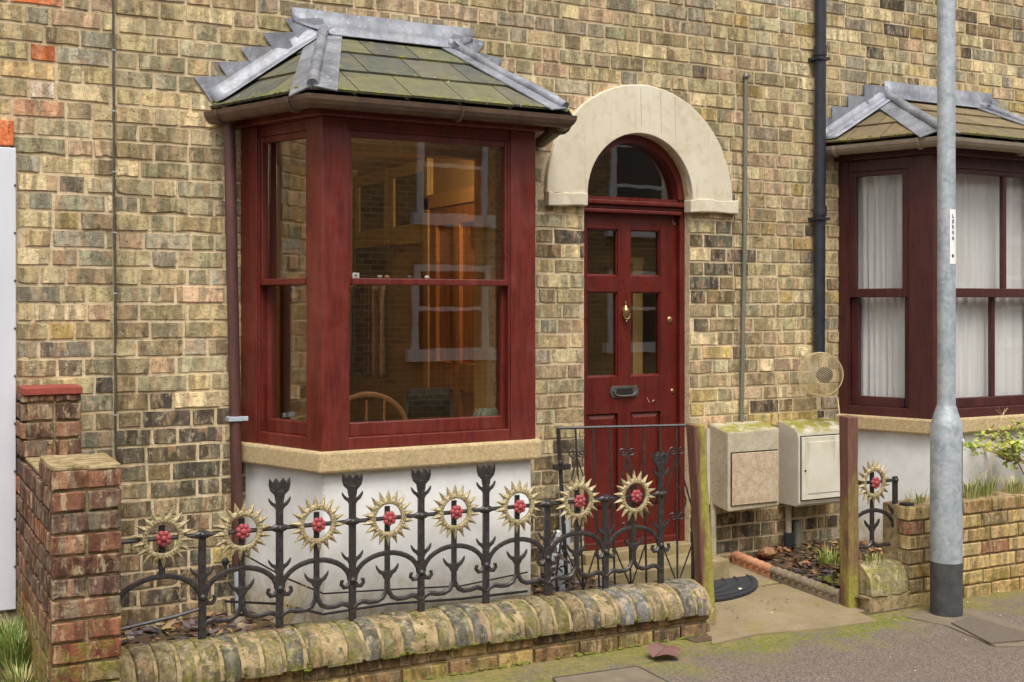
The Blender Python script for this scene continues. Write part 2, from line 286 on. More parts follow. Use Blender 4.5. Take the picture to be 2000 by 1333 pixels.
# ------------------------------------------------------------------ mesh building
WORLD = {}
def rnd(a, b): return random.uniform(a, b)
class MB:
    def __init__(s): s.v = []; s.f = []; s.c = []; s.cc = None
    def add(s, vs_, fs):
        o = len(s.v); s.v += [tuple(p) for p in vs_]; s.f += [tuple(i+o for i in f) for f in fs]
        if s.cc is not None: s.c += [s.cc]*len(vs_)
        return s
    def hexa(s, p):   # 4 bottom (ccw from above), 4 top
        return s.add(p, [(3, 2, 1, 0), (4, 5, 6, 7), (0, 1, 5, 4), (1, 2, 6, 5), (2, 3, 7, 6), (3, 0, 4, 7)])
    def box(s, x0, x1, y0, y1, z0, z1):
        return s.hexa([(x0, y0, z0), (x1, y0, z0), (x1, y1, z0), (x0, y1, z0), (x0, y0, z1), (x1, y0, z1), (x1, y1, z1), (x0, y1, z1)])
    def prism(s, poly, off):
        n = len(poly); off = Vector(off); a = [Vector(p) for p in poly]
        nrm = Vector((0, 0, 0))
        for i in range(n):
            p, q = a[i], a[(i+1) % n]; nrm += p.cross(q)
        if nrm.dot(off) < 0: a.reverse()
        v = a+[p+off for p in a]
        return s.add(v, [tuple(reversed(range(n))), tuple(range(n, 2*n))]+[(i, (i+1) % n, n+(i+1) % n, n+i) for i in range(n)])
    def tube(s, path, r, n=8, cap=True, flat=1.0):
        P = [Vector(p) for p in path]; m_ = len(P); rs = r if isinstance(r, (list, tuple)) else [r]*m_
        vs_ = []; up = None
        for i, p in enumerate(P):
            t = (P[min(i+1, m_-1)]-P[max(i-1, 0)])
            if t.length < 1e-9: t = Vector((0, 0, 1))
            t.normalize()
            if up is None:
                up = Vector((0, 1, 0)) if abs(t.y) < .9 else Vector((1, 0, 0))
            a = up-t*up.dot(t)
            if a.length < 1e-6: a = t.orthogonal()
            a.normalize(); up = a; b = t.cross(a)
            for k in range(n):
                th = 2*math.pi*k/n
                vs_.append(p+a*math.cos(th)*rs[i]*flat+b*math.sin(th)*rs[i])
        fs = [(i*n+k, i*n+(k+1) % n, (i+1)*n+(k+1) % n, (i+1)*n+k) for i in range(m_-1) for k in range(n)]
        if cap: fs += [tuple(reversed(range(n))), tuple(range((m_-1)*n, m_*n))]
        return s.add(vs_, fs)
    def lathe(s, prof, c=(0, 0, 0), n=24, axis='z'):
        vs_ = []; m_ = len(prof)
        for (r, z) in prof:
            for k in range(n):
                th = 2*math.pi*k/n; x, y = r*math.cos(th), r*math.sin(th)
                vs_.append((c[0]+x, c[1]+y, c[2]+z) if axis == 'z' else (c[0]+x, c[1]-z, c[2]+y))
        fs = [(i*n+k, i*n+(k+1) % n, (i+1)*n+(k+1) % n, (i+1)*n+k) for i in range(m_-1) for k in range(n)]
        fs += [tuple(reversed(range(n))), tuple(range((m_-1)*n, m_*n))]
        return s.add(vs_, fs)
    def ball(s, c, r, sq=(1, 1, 1), n=10, m_=6):
        prof = []
        vs_ = []; fs = []
        for i in range(m_+1):
            ph = -math.pi/2+math.pi*i/m_
            for k in range(n):
                th = 2*math.pi*k/n
                vs_.append((c[0]+r*sq[0]*math.cos(ph)*math.cos(th), c[1]+r*sq[1]*math.cos(ph)*math.sin(th), c[2]+r*sq[2]*math.sin(ph)))
        fs = [(i*n+k, i*n+(k+1) % n, (i+1)*n+(k+1) % n, (i+1)*n+k) for i in range(m_) for k in range(n)]
        return s.add(vs_, fs)
    def build(s, name, mat, parent=None, smooth=False, bevel=0, origin=None, col=None, segs=2, fixn=False):
        v = s.v
        if origin is None:
            xs, ys, zs = zip(*v); origin = ((min(xs)+max(xs))/2, (min(ys)+max(ys))/2, min(zs))
        O = Vector(origin)
        me = bpy.data.meshes.new(name); me.from_pydata([Vector(p)-O for p in v], [], s.f)
        if col is not None or s.c:
            ca = me.color_attributes.new('Col', 'FLOAT_COLOR', 'POINT')
            cs = s.c if s.c else [col]*len(v)
            ca.data.foreach_set('color', [q for c_ in cs for q in c_])
        if fixn:
            bm = bmesh.new(); bm.from_mesh(me); bmesh.ops.recalc_face_normals(bm, faces=bm.faces); bm.to_mesh(me); bm.free()
        me.update()
        if smooth:
            me.polygons.foreach_set('use_smooth', [True]*len(me.polygons)); me.set_sharp_from_angle(angle=R(42))
        if mat: me.materials.append(MATS[mat])
        o = bpy.data.objects.new(name, me); COL.objects.link(o)
        place(o, O, parent)
        if bevel:
            b = o.modifiers.new('bevel', 'BEVEL'); b.width = bevel; b.segments = segs; b.limit_method = 'ANGLE'; b.angle_limit = R(40)
            b.harden_normals = False
        return o
def place(o, O, parent):
    O = Vector(O); WORLD[o.name] = O
    if parent is not None:
        o.parent = parent; o.location = O-WORLD[parent.name]
    else: o.location = O
def tag(o, label, cat, group=None):
    o['label'] = label; o['category'] = cat
    if group: o['group'] = group
    return o
def thing(name, loc, label, cat, group=None):
    o = bpy.data.objects.new(name, None); COL.objects.link(o); o.empty_display_size = .1
    place(o, loc, None); return tag(o, label, cat, group)
def struct(o): o['kind'] = 'structure'; return o
def stuff(o): o['kind'] = 'stuff'; return o
def dup(o, O, parent):      # copy of a mesh part at a world place, sharing its mesh data
    c = o.copy(); COL.objects.link(c); place(c, O, parent); return c

# a brick: irregular pillow-edged slab, front face at n*proud
def brick_geo(mb, O, U, N, u0, u1, z0, z1, proud=.007, depth=.045, jit=.0025, bev=.005, col=(1, 1, 1, 0), V=Vector((0, 0, 1)), sides=False):
    def P(u, z, n): return O+U*u+V*z+N*n
    j = lambda: rnd(-jit, jit)
    zm = (z0+z1)/2; L = u1-u0; um = (u0+u1)/2
    base = [(u0, z0), (u0+L*rnd(.25, .4), z0), (u0+L*rnd(.6, .75), z0), (u1, z0), (u1, zm+rnd(-.01, .01)), (u1, z1), (u0+L*rnd(.6, .75), z1), (u0+L*rnd(.25, .4), z1), (u0, z1), (u0, zm+rnd(-.01, .01))]
    sx = [1, 0, 0, -1, -1, -1, 0, 0, 1, 1]; sz = [1, 1, 1, 1, 0, -1, -1, -1, -1, 0]
    out, ins = [], []
    for (a, b), ax_, az_ in zip(base, sx, sz):
        a, b = a+j(), b+j(); chip = bev*(4 if random.random() < .04 else 1)
        k = chip*rnd(.5, 1.5); out.append((a, b)); ins.append((a+ax_*k, b+az_*k))
    n = 10; pf = proud+rnd(-.002, .002); tx, tz = rnd(-.012, .012), rnd(-.03, .03)
    fr = [P(a, b, pf+tx*(a-um)+tz*(b-zm)) for a, b in ins]
    if sides: v = [P(a, b, -depth) for a, b in out]+[P(a, b, pf-.004) for a, b in out]+fr
    else: v = [P(a, b, -.006) for a, b in out]+fr
    f = []
    for q in range(len(v)//n-1): f += [(q*n+i, q*n+(i+1) % n, (q+1)*n+(i+1) % n, (q+1)*n+i) for i in range(n)]
    f.append(tuple(range(len(v)-n, len(v))))
    if U.cross(V).dot(N) < 0: f = [tuple(reversed(q)) for q in f]
    mb.cc = col; mb.add(v, f)
def jcol(c, s=.08, moss=0.0):
    k = 1+rnd(-s, s)*1.3
    return (max(.01, c[0]*k*(1+rnd(-s, s)*.35)), max(.01, c[1]*k), max(.01, c[2]*k*(1+rnd(-s, s)*.4)), moss)

# ------------------------------------------------------------------ the ground
def sheet(name, pts, mat, z0=None):
    mb = MB(); mb.add(pts, [tuple(range(len(pts)))]); return mb.build(name, mat)
gp = MB(); gp.add([(-60, -80, -.12), (60, -80, -.12), (60, 60, -.12), (-60, 60, -.12)], [(0, 1, 2, 3)]); struct(gp.build('ground', 'road'))
mb = MB(); NX, NY = 60, 16
for j in range(NY+1):
    for i in range(NX+1):
        mb.v.append((-12+24*i/NX, -2.6+2.6*j/NY, rnd(-.004, .004) if j not in (0,) else 0))
mb.f = [(j*(NX+1)+i, j*(NX+1)+i+1, (j+1)*(NX+1)+i+1, (j+1)*(NX+1)+i) for j in range(NY) for i in range(NX)]
struct(mb.build('pavement', 'asphalt', smooth=True))
mb = MB(); mb.box(-12, 12, -2.75, -2.604, -.3, .004); struct(mb.build('kerb', 'concrete', bevel=.01))

# path with two sloping slabs between the gate posts and the step
def pathz(y): return .012+max(0, (y+.9))*.115
def slab(name, pts, mat, t=.06, parent=None):
    mb = MB(); top = [Vector((p[0], p[1], pathz(p[1]))) for p in pts]
    mb.prism([p-Vector((0, 0, t)) for p in top], (0, 0, t)); return mb.build(name, mat, parent, bevel=.006)
pbase = MB(); pbase.add([(.5, -.98, .003), (2.0, -.98, .003), (1.9, 0, .085), (.3, 0, .085)], [(0, 1, 2, 3)])
path = struct(pbase.build('path', 'soil'))
slab('paving_slab', [(.62, -.93), (1.2, -.94), (1.66, -.93), (1.62, -.42), (.66, -.42)], 'concrete', parent=path)
slab('paving_slab', [(.4, -.398), (1.625, -.398), (1.68, .0), (.35, .0)], 'concrete', parent=path)
# concrete collar and the dark patch in the pavement near the lamp post
def pave(name, px, mat, h=.008):
    mb = MB(); pts = [PZ(x, y, h) for x, y in px]; mb.prism([p-Vector((0, 0, .03)) for p in pts], (0, 0, .03)); return struct(mb.build(name, mat))
pave('concrete_apron', [(1390, 1258), (1480, 1238), (1600, 1228), (1715, 1213), (1660, 1188), (1390, 1225)], 'concrete')
pave('concrete_collar', [(1770, 1205), (1800, 1192), (1905, 1190), (1985, 1222), (2060, 1240), (2060, 1262), (1945, 1262), (1850, 1222)], 'concrete_dark', .006)
pave('asphalt_patch', [(1858, 1216), (1900, 1204), (1960, 1222), (2040, 1246), (1935, 1256)], 'asphalt_patch', .014)
ins = MB(); pts = [PZ(x, y, .012) for x, y in ((1080, 1325), (1245, 1302), (1330, 1345), (1130, 1375))]; ins.prism([p-Vector((0, 0, .03)) for p in pts], (0, 0, .03))
cover = tag(ins.build('inspection_cover', 'concrete_dark'), 'concrete filled access cover set in the pavement at the bottom edge', 'access cover')
edge = MB(); q = pts+[pts[0]]
for a, b in zip(q[:-1], q[1:]): edge.tube([a, b], .004, 5)
edge.build('rim', 'steel_dark', cover)

# garden beds (soil) behind the front wall and by the meter boxes
def bed(name, x0, x1, y0, y1, zf, nx=30, ny=10):
    mb = MB()
    for j in range(ny+1):
        for i in range(nx+1):
            x, y = x0+(x1-x0)*i/nx, y0+(y1-y0)*j/ny; mb.v.append((x, y, zf(x, y)+rnd(-.012, .012)))
    mb.f = [(j*(nx+1)+i, j*(nx+1)+i+1, (j+1)*(nx+1)+i+1, (j+1)*(nx+1)+i) for j in range(ny) for i in range(nx)]
    return struct(mb.build(name, 'soil', smooth=True))
soilz = lambda x, y: .15+.05*math.sin(x*3)*.3
bed('garden_bed', -2.25, .5, -.8, .02, soilz)
soilz2 = lambda x, y: .07+max(0, (y+.85))*.09+.03*max(0, x-1.6)
bed('garden_bed', 1.63, 4.5, -.95, .02, soilz2)
bed('garden_bed', -3.6, -2.46, -1.1, .02, lambda x, y: .05+.16*(y+1.1)/1.1)

# ------------------------------------------------------------------ brick facades
CRS = .083; STR = .228
TAN, OLV, GRY, CRM, PNK, YEL, DRK, BRN = C(190, 173, 133), C(174, 164, 132), C(164, 156, 136), C(216, 198, 158), C(194, 168, 138), C(192, 168, 110), C(112, 102, 90), C(154, 138, 108)
ORG = C(222, 124, 78); REDB = C(150, 82, 64)
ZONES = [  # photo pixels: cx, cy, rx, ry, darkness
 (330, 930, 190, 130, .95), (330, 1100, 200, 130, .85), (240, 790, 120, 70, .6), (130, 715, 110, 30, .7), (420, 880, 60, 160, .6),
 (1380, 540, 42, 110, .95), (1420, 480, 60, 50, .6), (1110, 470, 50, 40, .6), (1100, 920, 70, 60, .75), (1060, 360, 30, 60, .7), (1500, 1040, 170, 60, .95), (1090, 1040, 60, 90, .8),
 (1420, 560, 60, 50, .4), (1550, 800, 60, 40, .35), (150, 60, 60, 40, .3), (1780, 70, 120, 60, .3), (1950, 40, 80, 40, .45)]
ORANGE = {(70, 0): ORG, (70, 107): ORG, (8, 258): ORG, (70, 180): C(226, 212, 196), (70, 142): C(226, 196, 144), (70, 66): C(222, 184, 142), (30, 290): C(226, 190, 140), (70, 215): C(208, 160, 128)}
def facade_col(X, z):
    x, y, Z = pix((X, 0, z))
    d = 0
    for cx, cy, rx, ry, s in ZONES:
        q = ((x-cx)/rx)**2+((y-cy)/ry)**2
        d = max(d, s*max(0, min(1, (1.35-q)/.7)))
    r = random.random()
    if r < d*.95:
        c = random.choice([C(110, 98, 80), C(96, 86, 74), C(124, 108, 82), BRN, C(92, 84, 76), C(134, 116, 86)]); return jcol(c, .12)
    wl = [(TAN, 30), (OLV, 20), (GRY, 14), (CRM, 14), (PNK, 13), (YEL, 4), (BRN, 8), (DRK, 1.2)]
    if x < 240 and y < 420: wl = [(TAN, 24), (OLV, 18), (GRY, 12), (CRM, 22), (PNK, 14), (BRN, 8), (DRK, 3)]
    if 230 < x < 440 and y < 700: wl = [(TAN, 28), (OLV, 26), (GRY, 14), (CRM, 16), (PNK, 8), (YEL, 3), (BRN, 6), (DRK, 1.5)]
    if 1350 < x < 1620 and y > 400: wl = [(TAN, 28), (YEL, 10), (OLV, 14), (BRN, 12), (CRM, 12), (PNK, 10), (DRK, 3)]
    t = sum(b for a, b in wl)*random.random()
    for c, b in wl:
        t -= b
        if t <= 0: break
    return jcol(c, .13)
def wall_bricks(wall, X0, X1, z0, z1, hidden, cut=None, visible=None, quota=300, phase=0.0, y=0.0):
    O, U, N = Vector((0, y, 0)), Vector((1, 0, 0)), Vector((0, -1, 0)); J = .0125
    todo = []
    k = int(z0/CRS)
    while k*CRS < z1:
        a, b = k*CRS, (k+1)*CRS
        x = X0-.4+(0.171 if k % 2 else 0)+phase+rnd(-.012, .012)
        st = True
        while x < X1:
            L = (STR if st else STR/2)*rnd(.955, 1.045)
            if not st and random.random() < .06: L *= 1.4
            segs = [(x, x+L)]
            if cut:
                segs = cut(x, x+L, (a+b)/2)
            for (s0, s1) in segs:
                s0, s1 = max(s0, X0), min(s1, X1)
                if s1-s0 > .035 and not hidden((s0+s1)/2, (a+b)/2):
                    p = pix(((s0+s1)/2, y, (a+b)/2)); inv = -20 < p[0] < 2020 and -20 < p[1] < 1350 and (visible is None or visible(p))
                    todo.append(((s1-s0)*CRS/p[2]**2 if inv else 0, s0, s1, a, b))
            x += L; st = not st
        k += 1
    todo.sort(key=lambda t: -t[0])
    rest = MB()
    for i, (ar, s0, s1, a, b) in enumerate(todo):
        xm, zm = (s0+s1)/2, (a+b)/2
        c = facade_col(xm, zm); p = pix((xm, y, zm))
        for (ox, oy), oc in ORANGE.items():
            if abs(p[0]-ox) < 30 and abs(p[1]-oy) < 17: c = jcol(oc, .05)
        if b < .22: c = c[:3]+(.35,)
        if 415 < p[0] < 452 and 430 < p[1] < 620: c = c[:3]+(.22,)
        mb = MB() if (i < quota and ar > 0) else rest
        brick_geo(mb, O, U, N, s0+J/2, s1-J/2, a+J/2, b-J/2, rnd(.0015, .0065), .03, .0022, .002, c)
        if mb is not rest: mb.build('brick', 'brick', wall)
    if rest.v: stuff(rest.build('brick_field', 'brick', wall))

ARC, ASP, RIN, ROUT = .825, 2.272, .36, .638         # door arch: centre X, springing height, radii
PX0, PX1, ZTOP = -2.068, 2.17, 4.3                    # party lines and top of what is built
DL, DR = .462, 1.188                                  # door opening
BAYO = (-1.40, -.045, .97, 2.5)                        # opening behind the bay
NBSH = 3.823
def house(loc, label, group): return thing('terraced_house', loc, label, 'house', group)
main = house((0, 0, 0), 'tan brick house with the red bay window and arched red front door', 'terraced houses along the street')
nbr = house((3.2, 0, 0), 'tan brick house at the right with the maroon net-curtained bay window', 'terraced houses along the street')
nbl = house((-2.8, 0, 0), 'patched brick house at the left edge with the white door edge', 'terraced houses along the street')
T0 = .0022
# solid wall bodies (mortar) with openings
mb = MB(); Y0, Y1 = T0, .24
mb.box(PX0, BAYO[0], Y0, Y1, 0, ZTOP); mb.box(BAYO[0], BAYO[1], Y0, Y1, 0, BAYO[2]); mb.box(BAYO[0], BAYO[1], Y0, Y1, BAYO[3], ZTOP)
mb.box(BAYO[1], DL, Y0, Y1, 0, ZTOP); mb.box(DR, PX1, Y0, Y1, 0, ZTOP); mb.box(DL, DR, Y0, Y1, 0, .2)
nst = 24
for i in range(nst):
    a, b = DL+(DR-DL)*i/nst, DL+(DR-DL)*(i+1)/nst
    h = lambda x: ASP+math.sqrt(max(0, RIN**2-(x-ARC)**2))
    mb.hexa([(a, Y0, h(a)), (b, Y0, h(b)), (b, Y1, h(b)), (a, Y1, h(a)), (a, Y0, ZTOP), (b, Y0, ZTOP), (b, Y1, ZTOP), (a, Y1, ZTOP)])
wall = mb.build('wall', 'mortar', main)
def hid(x, z):
    if DL < x < DR and z < ASP+.05: return True
    if (x-ARC)**2+(z-ASP)**2 < (ROUT-.03)**2 and z > ASP-.05: return True
    return BAYO[0] < x < BAYO[1] and BAYO[2] < z < BAYO[3]
def cutd(a, b, z):
    if z > ASP-.02: return [(a, b)]
    out = []
    if a < DL: out.append((a, min(b, DL+.004)))
    if b > DR: out.append((max(a, DR-.004), b))
    return out
vis = lambda p: not (472 < p[0] < 1045 and 60 < p[1] < 1150) and p[1] < 1240
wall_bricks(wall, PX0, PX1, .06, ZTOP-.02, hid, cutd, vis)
mb = MB(); mb.box(PX1+.001, NBSH+BAYO[0], Y0, Y1, 0, ZTOP); mb.box(NBSH+BAYO[0], NBSH+BAYO[1], Y0, Y1, 0, BAYO[2]); mb.box(NBSH+BAYO[0], NBSH+BAYO[1], Y0, Y1, BAYO[3], ZTOP); mb.box(NBSH+BAYO[1], 5.6, Y0, Y1, 0, ZTOP)
wr = mb.build('wall', 'mortar', nbr)
wall_bricks(wr, PX1, 5.6, .06, ZTOP-.02, lambda x, z: NBSH+BAYO[0] < x < NBSH+BAYO[1] and BAYO[2] < z < BAYO[3], None, lambda p: not (1650 < p[0] and 215 < p[1] < 1000), phase=.07)
WDX = -2.488
mb = MB(); mb.box(WDX-.0, PX0-.001, Y0, Y1, 0, ZTOP); mb.box(-3.9, WDX, Y0, Y1, 2.36, ZTOP); mb.box(-3.9, -3.42, Y0, Y1, 0, 2.36); mb.box(-3.42, WDX, Y0, Y1, 0, .29)
wl_ = mb.build('wall', 'mortar', nbl)
wall_bricks(wl_, -3.9, PX0, .06, ZTOP-.02, lambda x, z: -3.42 < x < WDX and .29 < z < 2.36, lambda a, b, z: [(a, b)] if z > 2.36 or z < .29 else [s for s in ((a, min(b, -3.42)), (max(a, WDX), b)) if s[1] > s[0]], lambda p: not (p[1] > 900 and p[0] > 100), phase=.03)
# white painted door case of the left house
mb = MB(); mb.box(-2.575, WDX-.002, -.03, .1, .31, 2.345); mb.build('door_frame', 'white_door', nbl, bevel=.004)
a = PY(27, 236, -.02); b = PY(27, 285, -.02); mb = MB(); mb.cc = ORG[:3]+(0,); mb.box(-3.5, a.x, -.02, .03, b.z, a.z); mb.build('lintel', 'brick', nbl, bevel=.004)
mb = MB(); mb.box(-3.41, -2.577, .04, .09, .31, 2.345); dd = mb.build('door', 'paint_door', nbl)
mb = MB()
for zz in [.5+.21*i for i in range(9)]: mb.ball((WDX-.006, -.031, zz), .006)
mb.build('nail_heads', 'steel_dark', nbl)

# ------------------------------------------------------------------ door arch, door
ARCHY = -.035
def ring(mb, r0, r1, a0, a1, y0, y1, n, cx=ARC, cz=ASP):
    for i in range(n):
        t0, t1 = a0+(a1-a0)*i/n, a0+(a1-a0)*(i+1)/n
        p = lambda r, t, y: (cx+r*math.cos(t), y, cz+r*math.sin(t))
        mb.hexa([p(r0, t1, y0), p(r0, t0, y0), p(r0, t0, y1), p(r0, t1, y1), p(r1, t1, y0), p(r1, t0, y0), p(r1, t0, y1), p(r1, t1, y1)])
mb = MB(); NA = 48
v = []
for i in range(NA+1):
    t = math.pi*i/NA
    wob = .0012*math.sin(i*1.7)
    for r_, y_ in ((RIN, .08), (RIN, ARCHY+.003), (RIN+.003, ARCHY), (ROUT-.005+wob, ARCHY), (ROUT+wob, ARCHY+.005), (ROUT+wob, .02)):
        v.append((ARC+.015*(1 if r_ > .5 else 0)+r_*math.cos(t), y_, ASP+r_*math.sin(t)))
f = [(i*6+k, (i+1)*6+k, (i+1)*6+k+1, i*6+k+1) for i in range(NA) for k in range(5)]+[(0, 1, 2, 3, 4, 5), tuple(reversed([NA*6+k for k in range(6)]))]
mb.add(v, f); arch = mb.build('door_arch', 'stone_arch', main, smooth=True, fixn=True)
mb = MB()
for px, y0, y1 in ((1251, 172, 248), (1290, 180, 262), (1318, 188, 275)):
    a, b = PY(px, y0, ARCHY), PY(px+2, y1, ARCHY); a.y = b.y = ARCHY-.0005
    mid = (a+b)/2+Vector((rnd(-.004, .004), 0, 0)); mb.tube([a, mid, b], .0008, 4)
mb.build('crack', 'conduit_grey', arch)
def rough_block(name, x0, x1, y0, y1, z0, z1, mat, parent, j=.006, bevel=.006):
    mb = MB(); J = lambda: rnd(-j, j)
    n = 5; v = []
    for i in range(n+1):
        x = x0+(x1-x0)*i/n
        for (y, z) in ((y0, z0), (y1, z0), (y1, z1), (y0, z1)): v.append((x+J()*.4, y+(J() if y == y0 else 0), z+J()))
    f = [(i*4+k, i*4+(k+1) % 4, (i+1)*4+(k+1) % 4, (i+1)*4+k) for i in range(n) for k in range(4)]+[(3, 2, 1, 0), tuple(n*4+k for k in range(4))]
    mb.add(v, f); return mb.build(name, mat, parent, bevel=bevel, fixn=True)
rough_block('impost', .208, DL-.002, ARCHY-.012, .03, 2.2, 2.272, 'stone_arch', main)
rough_block('impost', DR-.022, 1.512, ARCHY-.012, .03, 2.196, 2.272, 'stone_arch', main)
# frame
DY = .085
mb = MB(); mb.box(1.153, DR+.01, .05, .16, .25, ASP); mb.box(DL-.02, .418+.0, .05, .16, .25, ASP); mb.build('door_frame', 'paint_door', main, bevel=.004)
mb = MB(); mb.box(DL-.01, 1.16, .03, .15, 2.178, 2.2); mb.box(DL-.01, 1.158, .045, .15, 2.2, 2.225); mb.box(DL-.01, 1.165, .02, .15, 2.225, 2.25); mb.build('transom', 'paint_door', main, bevel=.006)
fan = MB(); ring(fan, RIN-.045, RIN+.004, 0, math.pi, .045, .15, 32); fan.box(DL, DR, .06, .14, 2.25, 2.272); fan = fan.build('fanlight', 'paint_door', main)
mb = MB(); n = 32; pts = [(ARC+(RIN-.04)*math.cos(math.pi*i/n), .1, ASP+(RIN-.04)*math.sin(math.pi*i/n)) for i in range(n+1)]
mb.prism(pts, (0, .004, 0)); mb.build('pane', 'glass_double', fan)
# door leaf: stiles, rails, panes, panels
D0, D1 = .418, 1.153
cols = ((.532, .742), (.828, 1.039)); rows = ((1.238, 1.729), (1.818, 2.09)); prow = (.48, 1.03)
mb = MB(); ya, yb = DY, DY+.045
xs = [D0, cols[0][0], cols[0][1], cols[1][0], cols[1][1], D1]
for a, b in ((0, 1), (2, 3), (4, 5)): mb.box(xs[a], xs[b], ya, yb, .275, 2.176)
for z0, z1 in ((.275, .48), (1.03, 1.238), (1.729, 1.818), (2.09, 2.176)):
    for a, b in cols: mb.box(a, b, ya+.0005, yb, z0, z1)
door = mb.build('door', 'paint_door', main)
for a, b in cols:
    for z0, z1 in rows:
        mb = MB(); mb.box(a, b, ya+.022, ya+.026, z0, z1); mb.build('pane', 'glass_double', door)
        mb = MB(); e = .012
        mb.prism([(a, ya+.001, z0), (b, ya+.001, z0), (b, ya+.02, z0+e), (a, ya+.02, z0+e)], (0, 0, -.001)); mb.box(a, b, ya+.008, ya+.02, z1-e*.7, z1); mb.box(a, a+e*.7, ya+.008, ya+.02, z0, z1); mb.box(b-e*.7, b, ya+.008, ya+.02, z0, z1)
        mb.build('glazing_bead', 'paint_door', door)
    mb = MB(); mb.box(a, b, ya+.024, ya+.03, .48, 1.03); 
    i0 = .03
    v = [(a, ya+.02, .48), (b, ya+.02, .48), (b, ya+.02, 1.03), (a, ya+.02, 1.03), (a+i0, ya+.006, .48+i0), (b-i0, ya+.006, .48+i0), (b-i0, ya+.006, 1.03-i0), (a+i0, ya+.006, 1.03-i0)]
    mb.add(v, [(0, 1, 5, 4), (1, 2, 6, 5), (2, 3, 7, 6), (3, 0, 4, 7), (4, 5, 6, 7)])
    mb.build('panel', 'paint_door', door)
# knocker (urn shaped), lock, letter plate, bolt
kc = PY(1222, 610, DY-.01); mb = MB()
mb.lathe([(.003, .062), (.006, .05), (.004, .04), (.009, .034), (.012, .026), (.019, .02), (.023, .008), (.02, -.01), (.012, -.024), (.005, -.032), (.002, -.038)], kc, 14)
mb.tube([kc+Vector((.024*math.cos(t), -.012, -.006+.034*math.sin(t))) for t in [math.pi*(1.0+i/10) for i in range(11)]], .0045, 8)
mb.ball(kc+Vector((0, -.008, -.052)), .007); mb.build('knocker', 'brass', door, smooth=True)
lk = PY(1308, 625, DY); mb = MB(); mb.lathe([(.019, 0), (.019, .004), (.015, .008), (.008, .009), (.007, .014), (.001, .014)], lk, 20, 'y'); mb.build('lock', 'brass', door, smooth=True)
lk = PY(1313, 764, DY); mb = MB(); mb.lathe([(.014, 0), (.014, .004), (.01, .008), (.001, .009)], lk, 16, 'y'); mb.build('keyhole_cover', 'brass', door, smooth=True)
lp = PY(1219, 765, DY); mb = MB(); hw, hh = .098, .033
out = [(-hw, -hh*.3), (-hw*.86, -hh), (hw*.86, -hh), (hw, -hh*.3), (hw, hh*.3), (hw*.86, hh), (-hw*.86, hh), (-hw, hh*.3)]
mb.prism([lp+Vector((x, 0, z)) for x, z in out], (0, -.006, 0))
lpo = mb.build('letter_plate', 'steel_dark', door, bevel=.002)
mb = MB(); mb.box(lp.x-.055, lp.x+.055, lp.y-.009, lp.y-.005, lp.z-.018, lp.z+.018); mb.build('flap', 'dark_gap', lpo)
mb = MB(); mb.tube([lp+Vector((x, -.02+.008*abs(x)/.07, z)) for x, z in ((-.078, .006), (-.07, -.012), (-.05, -.022), (0, -.025), (.05, -.022), (.07, -.012), (.078, .006))], .005, 8); mb.build('pull_handle', 'steel_dark', lpo, smooth=True)
mb = MB()
for x0, y0, x1, y1 in ((1263, 777, 1268, 786), (1274, 785, 1278, 781), (1313, 430, 1317, 440), (1317, 440, 1319, 436)):
    a, b = PY(x0, y0, DY-.001), PY(x1, y1, DY-.001); mb.tube([a, b], .0025, 5)
mb.build('paint_chip', 'cloth_pink', door)
# step and threshold
rough_block('threshold', DL-.01, DR+.01, -.03, .2, .17, .262, 'stone_step', main, .004)
rough_block('doorstep', .36, 1.27, -.27, -.002, .02, .205, 'stone_step', main, .005, .012)
mb = MB(); mb.box(D0, 1.15, .06, .12, .262, .30); mb.build('weather_bar', 'paint_door', main, bevel=.006)

# ------------------------------------------------------------------ bay windows
def clip_poly(poly, planes):   # 2D convex clip; planes: (a,b,c) keep a*x+b*y<=c
    for a, b, c in planes:
        out = []
        for i in range(len(poly)):
            p, q = poly[i], poly[(i+1) % len(poly)]
            dp, dq = a*p[0]+b*p[1]-c, a*q[0]+b*q[1]-c
            if dp <= 0: out.append(p)
            if dp*dq < 0:
                t = dp/(dp-dq); out.append((p[0]+(q[0]-p[0])*t, p[1]+(q[1]-p[1])*t))
        poly = out
        if len(poly) < 3: return []
    return poly
def offs(pts, d):     # offset the bay outline (A on wall, B, C, D on wall) outwards
    n = []
    for i in range(3):
        e = Vector(pts[i+1])-Vector(pts[i]); n.append(Vector((e.y, -e.x)).normalized())
    L = [(Vector(pts[i])+n[i]*d, Vector(pts[i+1])-Vector(pts[i])) for i in range(3)]
    def inter(l1, l2):
        p, u = l1; q, v = l2; det = u.x*(-v.y)+v.x*u.y; b = q-p
        t = (b.x*(-v.y)+v.x*b.y)/det; return p+u*t
    B, Cc = inter(L[0], L[1]), inter(L[1], L[2])
    A = L[0][0]-L[0][1]*(L[0][0].y/L[0][1].y); D = L[2][0]-L[2][1]*(L[2][0].y/L[2][1].y)
    return [A, B, Cc, D]
